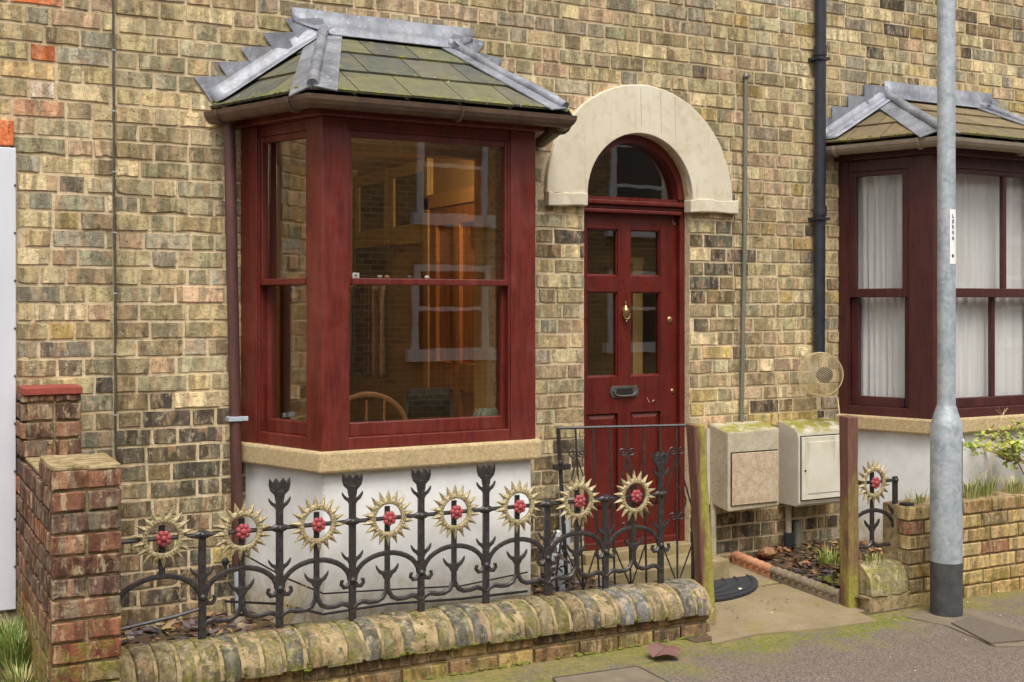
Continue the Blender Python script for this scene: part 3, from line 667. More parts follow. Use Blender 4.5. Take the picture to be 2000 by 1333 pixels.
class Facet:
    def __init__(s, A, B):
        s.A = Vector((A[0], A[1], 0)); e = Vector((B[0]-A[0], B[1]-A[1], 0)); s.L = e.length; s.U = e/s.L; s.N = Vector((s.U.y, -s.U.x, 0))
    def P(s, u, z, d): return s.A+s.U*u-s.N*d+Vector((0, 0, z))
    def box(s, mb, u0, u1, z0, z1, d0, d1):
        return mb.hexa([s.P(u0, z0, d0), s.P(u1, z0, d0), s.P(u1, z0, d1), s.P(u0, z0, d1), s.P(u0, z1, d0), s.P(u1, z1, d0), s.P(u1, z1, d1), s.P(u0, z1, d1)])
    def u(s, px, d=0):    # where the pixel column px meets the facet plane set back by d
        o = s.A-s.N*d; r = ray(px, HOR); bx, by = o.x-CAMX, o.y-CAMY
        det = r.x*(-s.U.y)+s.U.x*r.y; t = (bx*(-s.U.y)+s.U.x*by)/det
        return (Vector((CAMX+t*r.x, CAMY+t*r.y, 0))-o).dot(s.U)
def slab_outline(mb, out, z0, z1, inset_back=0.0):
    mb.prism([(p[0], p[1], z0) for p in out], (0, 0, z1-z0))

def bay(house_, sh, P):
    base = [(-1.46+sh, 0), (-1.256+sh, -.56), (-.188+sh, -.56), (.016+sh, 0)]
    red, zs0, zs1, zh, ze, zr = P['paint'], P['sill0'], P['sill1'], P['head'], P['eave'], P['ridge']
    # plinth
    mb = MB(); t = offs(base, -.12)
    for i in range(3):
        a, b, c, d = base[i], base[i+1], t[i+1], t[i]
        mb.hexa([(a[0], a[1], .05), (b[0], b[1], .05), (c[0], c[1], .05), (d[0], d[1], .05), (a[0], a[1], zs0+.01), (b[0], b[1], zs0+.01), (c[0], c[1], zs0+.01), (d[0], d[1], zs0+.01)])
    mb.build('bay_plinth', 'render_white', house_, bevel=.008)
    mb = MB(); s_ = offs(base, .05); n_ = offs(base, -.15)
    pts = [(p[0], p[1]) for p in s_]
    mb.prism([(p[0], p[1], zs0) for p in pts], (0, 0, zs1-zs0)); mb.build('bay_sill', 'stone_sill', house_, bevel=.012)
    fr = offs(base, .02)
    fac = [Facet(fr[i], fr[i+1]) for i in range(3)]
    jw, pl, pr = P['jamb'], P['postL'], P['postR']
    # frame: posts, head, timber sill
    mb = MB()
    def facet_frame(f, u0, u1):
        f.box(mb, 0.0, u0, zs1+.001, zh, 0, .12); f.box(mb, u1, f.L, zs1+.001, zh, 0, .12)
        f.box(mb, u0, u1, zh-P['headh'], zh, .012, .13)
        f.box(mb, u0, u1, zs1+.001, zs1+.055, .004, .14)
        f.box(mb, u0-.001, u0+.01, zs1+.055, zh-P['headh'], .008, .014); f.box(mb, u1-.01, u1+.001, zs1+.055, zh-P['headh'], .008, .014)
    f0, f1, f2 = fac
    ops = [P['cheek'](f0), P['front'](f1), None]; c0 = ops[0]; ops[2] = (f2.L-c0[1], f2.L-c0[0])
    for f, (u0, u1) in zip(fac, ops): facet_frame(f, u0, u1)
    frame = mb.build('bay_frame', red, house_, bevel=.004)
    # sloping sub-sill boards
    zm0, zm1 = P['meet']
    for fi, (f, (u0, u1)) in enumerate(zip(fac, ops)):
        zt, zb = zh-P['headh'], zs1+.055
        for up in (1, 0):
            d0 = .016 if up else .052
            a, b = (zm0, zt) if up else (zb, zm1)
            su = MB(); st = P['stile']
            f.box(su, u0, u0+st, a, b, d0, d0+.038); f.box(su, u1-st, u1, a, b, d0, d0+.038)
            tr, br = (.03, zm1-zm0) if up else (zm1-zm0, P['brail'])
            f.box(su, u0+st, u1-st, b-tr, b, d0+.0015, d0+.037); f.box(su, u0+st, u1-st, a, a+br, d0-.006, d0+.037)
            if P.get('bars') and fi == 1:
                for ub in P['bars'](f, up): f.box(su, ub-.016, ub+.016, a+br, b-tr, d0+.004, d0+.034)
            so = su.build('sash', red, frame, bevel=.004)
            g = MB(); f.box(g, u0+st-.004, u1-st+.004, a+br-.004, b-tr+.004, d0+.018, d0+.022); g.build('pane', P.get('glass', 'glass'), frame)
    # fascia, soffit, ceiling
    o1, o2 = offs(base, .06), offs(base, .045)
    mb = MB(); slab_outline(mb, o1, zh, zh+.055); mb.build('fascia', red, house_, bevel=.006)
    mb = MB(); slab_outline(mb, offs(base, .1), zh+.056, ze-.012); mb.build('soffit', red, house_)
    # gutter: half round run along the eave
    go = offs(base, .155); gz = ze-.03
    mb = MB(); ringp = []
    A, B_, C_, D_ = [Vector((p[0], p[1], gz)) for p in go]
    A = A+(A-B_).normalized()*(-.0); path_ = [A+(B_-A)*.02, B_, C_, D_+(C_-D_)*.02]
    for i, p in enumerate(path_):
        if i in (0, 3): t_ = (path_[1]-path_[0]) if i == 0 else (path_[3]-path_[2]); out_ = Vector((t_.y, -t_.x, 0)).normalized(); sc = 1
        else:
            t1, t2 = (path_[i]-path_[i-1]).normalized(), (path_[i+1]-path_[i]).normalized(); n1, n2 = Vector((t1.y, -t1.x, 0)), Vector((t2.y, -t2.x, 0)); out_ = (n1+n2).normalized(); sc = 1/out_.dot(n1)
        sect = []
        for k in range(9):
            th = math.pi+math.pi*k/8; sect.append((math.cos(th)*.05, math.sin(th)*.055))
        inner = [(x*.9, z*.9) for x, z in reversed(sect)]
        lip = [(x, z) for x, z in sect]+inner
        ringp.append([p+out_*x*sc+Vector((0, 0, z)) for x, z in lip])
    n = len(ringp[0]); v = [q for r_ in ringp for q in r_]
    fcs = [(i*n+k, i*n+(k+1) % n, (i+1)*n+(k+1) % n, (i+1)*n+k) for i in range(3) for k in range(n)]+[tuple(range(n)), tuple(3*n+k for k in range(n))]
    mb.add(v, fcs); gut = mb.build('gutter', P['gutter'], house_, fixn=True)
    def clipat(p, t_):
        out_ = Vector((t_.y, -t_.x, 0)).normalized(); cl = MB()
        pts = [p+out_*math.cos(math.pi+math.pi*k/8)*.055+Vector((0, 0, math.sin(math.pi+math.pi*k/8)*.06)) for k in range(9)]
        cl.tube(pts, .006, 6, flat=2.2); cl.build('gutter_clip', P['gutter'], gut)
    clipat(B_+(C_-B_)*.55, C_-B_); clipat(A+(B_-A)*.14, B_-A); clipat(A+(B_-A)*.85, B_-A); clipat(C_+(D_-C_)*.2, D_-C_)
    # roof: closed body plus slates and lead
    E = offs(base, .14); e = [Vector((p[0], p[1], ze)) for p in E]
    r1, r2 = Vector((P['r1']+sh, -.0, zr)), Vector((P['r2']+sh, -.0, zr))
    dn = Vector((0, 0, -.02))
    mb = MB(); mb.add([e[0]+dn, e[1]+dn, e[2]+dn, e[3]+dn, r1+dn, r2+dn], [(0, 1, 4), (1, 2, 5, 4), (2, 3, 5), (0, 4, 5, 3), (3, 2, 1, 0)])
    roof = mb.build('bay_roof', 'slate', house_, col=C(70, 66, 50)[:3]+(.2,))
    def slates(a, b, tl, tr, rows_, wid, seed):
        # face with eave a->b and top tl->tr
        U = (b-a).normalized(); mid = (tl+tr)/2; V_ = mid-a; V_ = V_-U*V_.dot(U); H = V_.length; V_.normalize(); N_ = U.cross(V_)
        if N_.z < 0: N_ = -N_
        to2 = lambda p: ((p-a).dot(U), (p-a).dot(V_))
        poly = [to2(p) for p in (a, b, tr, tl)]
        if (tl-tr).length < 1e-4: poly = poly[:3]
        planes = []
        area = sum(poly[i][0]*poly[(i+1) % len(poly)][1]-poly[(i+1) % len(poly)][0]*poly[i][1] for i in range(len(poly)))
        for i in range(len(poly)):
            p, q = poly[i], poly[(i+1) % len(poly)]
            ex, ey = q[0]-p[0], q[1]-p[1]
            nx, ny = (ey, -ex) if area > 0 else (-ey, ex); l = math.hypot(nx, ny); nx, ny = nx/l, ny/l
            sl_ = .025 if i == 0 else 0
            planes.append((nx, ny, nx*p[0]+ny*p[1]+sl_))
        rh = (H+.02)/rows_
        for r_ in range(rows_):
            x = -.3+(wid/2 if r_ % 2 else 0)+rnd(-.02, .02)
            while x < (b-a).length+.2:
                w_ = wid*rnd(.93, 1.05); g_ = .003
                y0, y1 = r_*rh-.02+rnd(-.004, .004), (r_+1)*rh+.03
                q = clip_poly([(x+g_, y0), (x+w_-g_, y0), (x+w_-g_, y1), (x+g_, y1)], planes)
                if q:
                    xs_, ys_ = zip(*q)
                    if (max(xs_)-min(xs_))*(max(ys_)-min(ys_)) > .0012:
                        tl_ = lambda y: .005+.013*(1-(y-y0)/(y1-y0))
                        bot = [a+U*x_+V_*y_+N_*(tl_(y_)-.012) for x_, y_ in q]; top = [a+U*x_+V_*y_+N_*tl_(y_) for x_, y_ in q]
                        m2 = MB(); k = len(q); base_ = [C(88, 88, 76), C(98, 94, 80), C(82, 82, 74), C(100, 98, 74)] if not P.get('warm') else [C(116, 100, 76), C(106, 92, 70), C(124, 106, 80)]
                        c_ = jcol(random.choice(base_), .08)
                        m2.v = bot+top; m2.f = [tuple(range(k, 2*k))]+[(i, (i+1) % k, k+(i+1) % k, k+i) for i in range(k)]+[tuple(reversed(range(k)))]
                        mo = .46 if r_ == 0 else .4
                        m2.c = [c_[:3]+((mo if qy < y0+.05 else .0),) for qx, qy in q]*2
                        m2.build('slate', 'slate', roof, fixn=True)
                x += w_
    slates(e[0], e[1], r1, r1, 3, .24, 1); slates(e[1], e[2], r1, r2, P.get('rows', 3), .26, 2); slates(e[2], e[3], r2, r2, 3, .24, 3)
    # moss along the eave
    mb = MB()
    for a, b in ((e[0], e[1]), (e[1], e[2])):
        for i in range(46):
            t = random.random(); p = a+(b-a)*t; mb.ball((p.x+rnd(-.01, .01), p.y+rnd(-.012, .012), p.z+.004+rnd(0, .01)), rnd(.006, .015), (1.5, 1, .6), 6, 4)
    stuff(mb.build('moss', 'moss', roof))
    # hip rolls with wings
    def hip(a, b, fa, fb):
        d = (b-a).normalized(); mb = MB()
        pth = [a+d*((b-a).length*t)+Vector((0, 0, .028+.006*math.sin(t*9))) for t in [i/10*1.02-.02 for i in range(11)]]
        mb.tube(pth, [.026+.002*math.sin(i*2.1) for i in range(11)], 10); 
        w_ = P['wing']
        for (p1, p2) in (fa, fb):
            u_ = (p2-p1).normalized(); u_ = (u_-d*u_.dot(d)).normalized(); nn = d.cross(u_).normalized()
            if nn.z < 0: nn = -nn
            A_, B2 = a-d*.02, b+d*.0
            q = [A_, A_+u_*w_, B2+u_*w_*.85, B2]
            mb.prism([p+nn*.017 for p in q], nn*.006)
        mb.build('hip_flashing', 'lead', roof, smooth=True)
    hip(e[1], r1, (e[1], e[0]), (e[1], e[2])); hip(e[2], r2, (e[2], e[1]), (e[2], e[3]))
    # apron flashing along the wall
    yv = -.013
    mb = MB(); a0, a1 = r1.x-P['apL'], r2.x+P['apR']; k = 12
    v = []
    for i in range(k+1):
        x = a0+(a1-a0)*i/k; wv = .004*math.sin(i*1.3)
        xl = min(max(x, r1.x-.02), r2.x+.03)
        sl_ = (zr-ze)/.7
        v += [(x, yv, zr+.115+wv*.6), (x, yv-.004+wv, zr+.045), (xl, yv-.015+wv, zr+.012), (xl, yv-.055, zr+.02-.055*sl_)]
    fcs = [(i*4+j, (i+1)*4+j, (i+1)*4+j+1, i*4+j+1) for i in range(k) for j in range(3)]
    mb.add(v, fcs); ap = mb.build('apron_flashing', 'lead', roof, smooth=True)
    sm = ap.modifiers.new('thick', 'SOLIDIFY'); sm.thickness = .004
    # stepped flashings down both sides
    for side, (ea, rr) in enumerate(((e[0], r1), (e[3], r2))):
        sgn = -1 if side == 0 else 1
        mb = MB(); d = rr-ea; k = 10; v = []
        for i in range(k+1):
            p = ea+d*(i/k); wv = .003*math.sin(i*2)
            v += [(p.x+sgn*.03, yv-.001, p.z+.075), (p.x+sgn*.012, yv-.004+wv, p.z+.035), (p.x, yv-.02, p.z+.02), (p.x-sgn*.02, yv-.085, p.z+.024)]
        mb.add(v, [(i*4+j, (i+1)*4+j, (i+1)*4+j+1, i*4+j+1) for i in range(k) for j in range(3)])
        so = mb.build('side_flashing', 'lead', roof, smooth=True, fixn=True); sm = so.modifiers.new('thick', 'SOLIDIFY'); sm.thickness = .004
        nst = P['steps']
        for i in range(nst):
            t0 = (i-.12)/nst; t1 = (i+1.05)/nst; p, q = ea+d*t0, ea+d*t1
            if P['teeth'] == 'saw': poly = [(p.x+sgn*.085, p.z+.145), (q.x+sgn*.02, q.z+.055+.02), (q.x, q.z+.03), (p.x, p.z+.03)]
            else: poly = [(p.x+sgn*.06, p.z+.17), (q.x+sgn*.02, p.z+.17), (q.x, q.z+.03), (p.x, p.z+.03), (p.x+sgn*.06, p.z+.06)]
            m2 = MB(); m2.prism([(x, yv-.002-.0012*i, z) for x, z in poly], (0, .004, 0)); m2.build('step_flashing', 'lead', roof)
    return fac, ops, frame

MAIN = dict(paint='paint_red', glass='glass_double', sill0=.897, sill1=.994, head=2.50, eave=2.595, ridge=3.0, jamb=.06, postL=.1, postR=.1, headh=.05, gutter='paint_gutter', r1=-1.06, r2=-.37, wing=.105, apL=.17, apR=.13, steps=5, teeth='saw', rows=3,
  cheek=lambda f: (f.u(501), f.u(598)), front=lambda f: (f.u(680), f.u(998)), meet=(1.745, 1.775), stile=.024, brail=.062, postx=0)
mfac, mops, mframe = bay(main, 0, MAIN)
NB = dict(paint='paint_maroon', sill0=.875, sill1=.967, head=2.555, eave=2.665, ridge=2.985, jamb=.06, postL=.1, postR=.1, headh=.07, gutter='gutter_grey', r1=-1.06, r2=-.2, wing=.12, apL=.04, apR=.1, steps=4, teeth='step', rows=3, warm=True,
  cheek=lambda f: (f.u(1655), f.u(1775)), front=lambda f: (f.u(1850), f.L-.11), meet=(1.70, 1.755), stile=.05, brail=.06, bars=lambda f, up: [f.u(1942 if up else 1929, .1)])
nfac, nops, nframe = bay(nbr, NBSH, NB)

# ------------------------------------------------------------------ pipes and cables on the facade
def pipe(name, pts, r, mat, label, cat, n=12):
    t = thing(name, (pts[-1][0], pts[-1][1], min(p[2] for p in pts)), label, cat); mb = MB(); mb.tube(pts, r, n); mb.build('pipe', mat, t, smooth=True); return t
def collar(t, p, r, h, mat, name='collar'):
    mb = MB(); mb.lathe([(r, -h/2), (r, h/2)], p, 14); return mb.build(name, mat, t, smooth=True)
g = mfac[0].A
a, b = PY(447, 205, -.085), PY(465, 1106, -.085)
dp = pipe('downpipe', [a, b], .028, 'paint_pipe', 'brown painted downpipe between the tan brick wall and the red bay window', 'downpipe')
collar(dp, a+Vector((0, 0, -.05)), .034, .1, 'paint_pipe', 'socket')
bz = PY(458, 818, -.085); mb = MB(); mb.box(bz.x-.035, bz.x+.03, bz.y-.034, bz.y+.02, bz.z-.011, bz.z+.011); mb.box(bz.x+.03, bz.x+.06, bz.y-.025, bz.y-.018, bz.z-.011, bz.z+.011); mb.build('bracket', 'pipe_pale', dp, bevel=.002)
lo = b+Vector((0, 0, -.002)); pb = PY(468, 1195, -.085)
mb = MB(); mb.tube([lo+Vector((0, 0, .02)), pb], .022, 12); mb.build('shoe', 'pipe_pale', dp, smooth=True)
mb = MB(); pz = PY(432, 228, -.06); mb.tube([pz+Vector((0, 0, .025)), pz+Vector((0, 0, .015)), pz, pz+Vector((.025, 0, -.015)), pz+Vector((.04, 0, .01))], .007, 8); mb.build('hook', 'paint_pipe', dp, smooth=True)
a, b = PY(1604, -260, -.055), PY(1600, 692, -.055)
bp_ = pipe('downpipe', [a, b], .035, 'pvc_black', 'black plastic downpipe left of the maroon bay window', 'downpipe', 16)
for y in (100, 412): collar(bp_, PY(1602, y, -.055), .041, .06, 'pvc_black', 'socket'); p = PY(1602, y+16, -.055); mb = MB(); mb.box(p.x-.055, p.x+.055, p.y-.0, p.y+.05, p.z-.008, p.z+.008); mb.box(p.x-.045, p.x+.045, p.y-.04, p.y+.01, p.z-.008, p.z+.008); mb.build('bracket', 'pvc_black', bp_)
a, b = PY(1457, 150, -.022), PY(1448, 826, -.022)
cd = pipe('conduit', [a, (a+b)/2+Vector((.006, 0, 0)), b], .0125, 'conduit_grey', 'thin grey conduit running up the brick wall right of the door arch', 'conduit')
mb = MB(); mb.ball(a, .02, (1, 1, 1.2)); mb.build('end_cap', 'steel_dark', cd)
pts = [PY(221+5*i/24.0, -60+950*i/24.0, -.016)+Vector((rnd(-.002, .002), 0, 0)) for i in range(25)]
cb = pipe('wall_cable', pts, .006, 'cable', 'thin dark cable clipped up the brick wall at the left', 'cable', 6)
for i in range(1, 25, 3):
    p = pts[i]; mb = MB(); mb.box(p.x-.008, p.x+.007, p.y-.006, p.y+.008, p.z-.003, p.z+.003); mb.build('clip', 'galvanised', cb)

# ------------------------------------------------------------------ meter boxes
t = thing('meter_box', (1.5, -.1, .455), 'speckled beige meter box on the wall beside the left gate post', 'meter box', 'meter boxes under the conduit')
x0, x1, z0, z1 = 1.312, 1.694, .455, .925
mb = MB(); mb.hexa([(x0, -.2, z0), (x1, -.2, z0+.01), (x1, -.012, z0+.03), (x0, -.012, z0+.03), (x0, -.2, z1-.01), (x1, -.2, z1), (x1, -.012, z1+.03), (x0, -.012, z1+.03)]); mb.build('case', 'meter_box', t, bevel=.008)
mb = MB(); mb.box(x0-.02, x0+.1, -.03, -.013, z0+.02, z1); mb.build('back_plate', 'meter_box_pale', t)
mb = MB(); mb.box(x0+.018, x1-.018, -.2045, -.2, z0+.035, z0+.345); mb.build('door_gap', 'dark_gap', t)
mb = MB(); mb.box(x0+.022, x1-.022, -.212, -.2046, z0+.038, z0+.338); mb.build('door', 'speckled_door', t, bevel=.003)
t2 = thing('meter_box', (2.02, -.1, .44), 'pale meter box with white door and mossy sloping top behind the right gate post', 'meter box', 'meter boxes under the conduit')
x0, x1 = 1.842, 2.25; mb = MB(); prof = [(-.012, .44), (-.18, .44), (-.195, .455), (-.2, .47), (-.2, .85), (-.19, .885), (-.16, .91), (-.012, .95)]
mb.prism([(x0, y, z) for y, z in prof], (x1-x0, 0, 0)); mb.build('case', 'meter_box_pale', t2, bevel=.006)
mb = MB(); mb.box(x0+.012, x1-.012, -.2035, -.2, .478, .868); mb.build('door_gap', 'dark_gap', t2)
mb = MB(); mb.box(x0+.016, x1-.016, -.214, -.2036, .484, .862); dr_ = mb.build('door', 'meter_door', t2, bevel=.003)
mb = MB(); mb.box(x0+.06, x1-.06, -.218, -.2141, .52, .83); mb.build('door_panel', 'meter_door', dr_, bevel=.003)
mb = MB(); p = (x0+.038, -.215, .66); mb.lathe([(.006, 0), (.006, .004), (.002, .005)], p, 10, 'y'); mb.build('keyhole', 'dark_gap', dr_)
for i, (px, y0, lab) in enumerate(((1393, 1000, 'beige cable duct below the speckled meter box'), (1540, 990, 'beige cable duct with black socket below the pale meter box'))):
    a = PY(px, y0, -.04); a.z = .50; tt = thing('cable_duct', (a.x, a.y, .1), lab, 'duct', 'ducts under the meter boxes'); mb = MB(); mb.tube([(a.x, a.y, .5), (a.x, a.y, .12)], .019, 12); mb.build('pipe', 'meter_box', tt, smooth=True)
    if i: mb = MB(); mb.lathe([(.03, .1), (.03, .26), (.021, .262)], (a.x, a.y, 0), 14); mb.build('socket', 'pvc_black', tt, smooth=True)
a = PY(1557, 1060, -.03); mb = MB(); mb.tube([(a.x, a.y, .08), (a.x, a.y, .3), (a.x, a.y, .32)], [.025, .025, .018], 12); tag(mb.build('pipe_stub', 'conduit_grey', smooth=True), 'short grey capped pipe stub standing against the wall base', 'pipe')
# ------------------------------------------------------------------ red brick boundary wall and pier at the left
UX, UY, NZ = Vector((1, 0, 0)), Vector((0, 1, 0)), Vector((0, 0, 1))
RC = .0785
RED = [C(128, 88, 70), C(110, 78, 66), C(136, 98, 80), C(96, 74, 66), C(120, 90, 74), C(138, 92, 72), C(106, 82, 72)]
def redcol(z, moss=None):
    c = jcol(random.choice(RED), .12); mo = .0
    mo = .12
    if z < .62: mo = min(.6, .12+(.62-z)*1.3)
    if z < .42: c = jcol(random.choice([C(128, 108, 70), C(142, 112, 76), C(118, 96, 66), C(126, 74, 56)]), .1)
    return c[:3]+(mo,)
redwall = thing('boundary_wall', (-2.36, -.6, 0), 'red brick boundary wall with a square front pier at the lower left', 'wall')
PL, PR, PF, PB, PT = -2.482, -2.243, -1.15, -.80, 1.055
core = MB(); e = .009
core.box(PL+e, PR-e, PF+e, PB-e, -.05, PT-.004); core.box(PL+.02+e, PR-e, PB-e, -.01, -.05, .985); core.box(PL+.012+e, PR-e, -.2+e, -.012, .985, 1.262)
core = core.build('mortar_core', 'mortar_old', redwall)
def face_bricks(O, U, N, L, z0, z1, h, mod, parent, colf, name='brick', proud=.003, depth=.05, full=.228, start=0, J=.011):
    k = 0; z = z0
    while z < z1-.02:
        pat = mod(k)
        u = 0
        for w_ in pat:
            a, b = u, min(u+w_, L); u += w_
            if b-a < .03: continue
            p = O+U*((a+b)/2)+NZ*(z+h/2); mb = MB()
            brick_geo(mb, O, U, N, a+(J/2 if a > 0 else 0), b-(J/2 if b < L-1e-4 else 0), z+J/2, min(z+h, z1)-J/2, proud+rnd(0, .004), depth, .002, .005, colf(p.z), sides=True)
            mb.build(name, 'brick', parent)
        z += h; k += 1
# pier front: alternate one stretcher / two headers; each front brick is deep
W_ = PR-PL
face_bricks(Vector((PL, PF, .008)), UX, Vector((0, -1, 0)), W_, .03, PT-.004, RC, lambda k: [W_] if k % 2 == 0 else [W_/2]*2, redwall, redcol, depth=.09)
# left faces (wall running back to the house)
Lw = -PF-.011
face_bricks(Vector((PL, 0-.011, .008)), Vector((0, -1, 0)), Vector((-1, 0, 0)), Lw-.10, .03, .985, RC, lambda k: [(.228 if k % 2 else .114)]+[.228]*5, redwall, redcol, depth=.09)
face_bricks(Vector((PL, -.011, .008)), Vector((0, -1, 0)), Vector((-1, 0, 0)), .19, .985, 1.262, RC, lambda k: [.19], redwall, redcol, depth=.04)
face_bricks(Vector((PL, PB, .008)), Vector((0, -1, 0)), Vector((-1, 0, 0)), -PF+PB-.1, .985, PT, RC, lambda k: [.3], redwall, redcol, depth=.04)
face_bricks(Vector((PR, PF+.1, .008)), UY, Vector((1, 0, 0)), PB-PF-.1, .26, PT-.004, RC, lambda k: [.12, .14] if k % 2 else [.26], redwall, redcol, depth=.04)
face_bricks(Vector((PR, PB, .008)), UY, Vector((1, 0, 0)), -PB-.012, .18, .985, RC, lambda k: [(.228 if k % 2 else .114)]+[.228]*4, redwall, redcol, depth=.04)
# stepped up part near the house, front face
face_bricks(Vector((PL+.01, -.2, .008)), UX, Vector((0, -1, 0)), W_-.01, 0.985, 1.262, RC, lambda k: [.12, .12] if k % 2 == 0 else [.12, .12], redwall, redcol, depth=.05)
# pier cap bed and red tile
rough_block('pier_cap', PL-.002, PR+.002, PF-.004, PB+.0, PT-.006, PT+.014, 'mortar_old', redwall, .004, .005)
rough_block('wall_top', PL+.012, PR, PB, -.2, .98, .998, 'mortar_old', redwall, .004, .004)
mb = MB(); mb.box(PL, PR+.004, -.215, -.012, 1.264, 1.296); tl = mb.build('cap_tile', 'tile_red', redwall, bevel=.003)

# ------------------------------------------------------------------ low front wall with bullnose coping
fw = thing('garden_wall', (-.8, -.8, 0), 'low mossy garden wall with rounded coping bricks under the iron railing', 'wall')
FX0, FX1 = -2.238, .655
core = MB(); core.box(FX0, FX1-.012, -.868, -.635, -.03, .135); core.build('mortar_core', 'mortar_old', fw)
x = FX0+.002; CW = .0885
GC = [C(132, 122, 100), C(120, 116, 104), C(144, 130, 100), C(130, 118, 92), C(112, 108, 102), C(138, 124, 100)]
prof = [(-.625, .135), (-.625, .228), (-.645, .254), (-.70, .27), (-.76, .274), (-.82, .265), (-.868, .248), (-.905, .208), (-.92, .165), (-.915, .132)]
while x < FX1-.03:
    w_ = CW*rnd(.9, 1.1); x1 = min(x+w_, FX1); g_ = .0065; k = len(prof); mb = MB()
    dz, dy = rnd(-.006, .004)-.022*max(0, (x+.9)/1.6)*.9, rnd(-.006, .006)
    xa, xb = x+g_, x1-g_; bv = .006; sec = [(xa, .93), (xa+bv, 1.0), (xb-bv, 1.0), (xb, .93)]
    v = []
    for i, (xx, s_) in enumerate(sec):
        for (py, pz) in prof:
            cy, cz = -.77, .19; v.append((xx+rnd(-.0015, .0015), cy+(py-cy)*s_+dy+rnd(-.002, .002), cz+(pz-cz)*s_+dz+rnd(-.0015, .0015)))
    f = [(i*k+j, i*k+j+1, (i+1)*k+j+1, (i+1)*k+j) for i in range(3) for j in range(k-1)]+[tuple(range(k)), tuple(reversed([3*k+j for j in range(k)]))]+[(i*k+k-1, i*k, (i+1)*k, (i+1)*k+k-1) for i in range(3)]
    base = random.choice(GC); 
    if x > .0 and random.random() < .6: base = C(122, 122, 122)
    mb.cc = jcol(base, .1)[:3]+(rnd(.26, .5),); mb.add(v, f); mb.build('coping_brick', 'brick', fw, smooth=True, fixn=True)
    x = x1
core2 = MB(); nC = 60; v = []
for i in range(nC+1):
    xx = FX0+(FX1-.008-FX0)*i/nC
    for (py, pz) in prof: v.append((xx, -.77+(py+.77)*.955+rnd(-.004, .004), .19+(pz-.19)*.92-.022*max(0, (xx+.9)/1.6)*.9+rnd(-.004, .004)))
kk = len(prof); core2.add(v, [(i*kk+j, i*kk+j+1, (i+1)*kk+j+1, (i+1)*kk+j) for i in range(nC) for j in range(kk-1)]+[tuple(range(kk)), tuple(nC*kk+j for j in range(kk))]); core2.build('coping_mortar', 'mortar_old', fw, smooth=True, fixn=True)
WC = [C(138, 112, 80), C(120, 96, 74), C(158, 132, 86), C(112, 92, 76), C(168, 142, 92)]
face_bricks(Vector((FX0, -.868, 0)), UX, Vector((0, -1, 0)), FX1-FX0, .068, .138, .07, lambda k: [.17]+[.228*rnd(.7, 1.1) for i in range(13)]+[.3], fw, lambda z: jcol(random.choice(WC), .14)[:3]+(rnd(.05, .34),), proud=.008, depth=.05)
face_bricks(Vector((FX0, -.868, 0)), UX, Vector((0, -1, 0)), FX1-FX0, -.012, .066, .078, lambda k: [.1]+[.228*rnd(.7, 1.1) for i in range(14)]+[.3], fw, lambda z: jcol(random.choice(WC), .14)[:3]+(rnd(.05, .4),), proud=.022, depth=.05)
mb = MB()
for i in range(260):
    xx = rnd(-1.7, .6); s_ = rnd(.005, .013); y_, z_ = random.choice([(-.905, .133), (-.872, .128), (-.895, .005)]); mb.ball((xx, y_+rnd(-.006, .006), z_+rnd(-.006, .006)), s_, (1.8, .8, .7), 6, 4)
for i in range(620):
    k = random.randrange(33); xx = FX0+k*CW+rnd(-.006, .006); t_ = rnd(0, 1); j = 3+t_*5.9; j0 = int(j); py = prof[j0][0]+(prof[j0+1][0]-prof[j0][0])*(j-j0); pz = prof[j0][1]+(prof[j0+1][1]-prof[j0][1])*(j-j0)
    if -1.9 < xx < .5 and random.random() < .35+.65*(math.sin(k*2.3) > 0): mb.ball((xx, py+.004, pz-.004-.012*max(0, xx+.9)), rnd(.003, .008), (.9, 1, 1), 6, 4)
stuff(mb.build('moss', 'moss', fw))

# ------------------------------------------------------------------ iron railing with sun wheels
RY, RZ, SP, X0P = -.75, .702, .3285, -1.847
rail = thing('iron_railing', (-.7, RY, .25), 'black iron railing with gold sun wheels and red rosettes on the garden wall', 'railing')
def bar(x, z0, z1, w_=.03, t=.018, y=RY):
    mb = MB(); mb.hexa([(x-w_/2*1.06, y-t/2, z0), (x+w_/2*1.06, y-t/2, z0), (x+w_/2*1.06, y+t/2, z0), (x-w_/2*1.06, y+t/2, z0), (x-w_/2, y-t/2, z1), (x+w_/2, y-t/2, z1), (x+w_/2, y+t/2, z1), (x-w_/2, y+t/2, z1)]); return mb
def crescent(mb, x, z, s=.045, y=RY, t=.016):
    out = [(-1.08, .62), (-1.04, .25), (-.82, -.12), (-.48, -.38), (-.3, -.72), (.3, -.72), (.48, -.38), (.82, -.12), (1.04, .25), (1.08, .62), (.8, .26), (.55, .06), (.3, .02), (-.3, .02), (-.55, .06), (-.8, .26)]
    mb.prism([(x+a*s, y-t/2, z+b*s) for a, b in out], (0, t, 0))
def crown(mb, x, z, s=1.0, y=RY, t=.016):
    out = [(-.017, -.03), (-.022, .0), (-.04, .018), (-.047, .042), (-.045, .074), (-.03, .054), (-.016, .074), (0, .052), (.016, .074), (.03, .054), (.045, .074), (.047, .042), (.04, .018), (.022, .0), (.017, -.03)]
    mb.prism([(x+a*s, y-t/2, z+b*s) for a, b in out], (0, t, 0))
def rivet(x, z, y=RY, r=.012, parent=None):
    mb = MB(); mb.lathe([(r*1.25, .006), (r*1.2, .012), (r*.85, .018), (r*.2, .022)], (x, y, z), 12, 'y'); return mb.build('rivet', 'iron', parent, smooth=True)
TALL = {1, 2, 3, 4, 7}
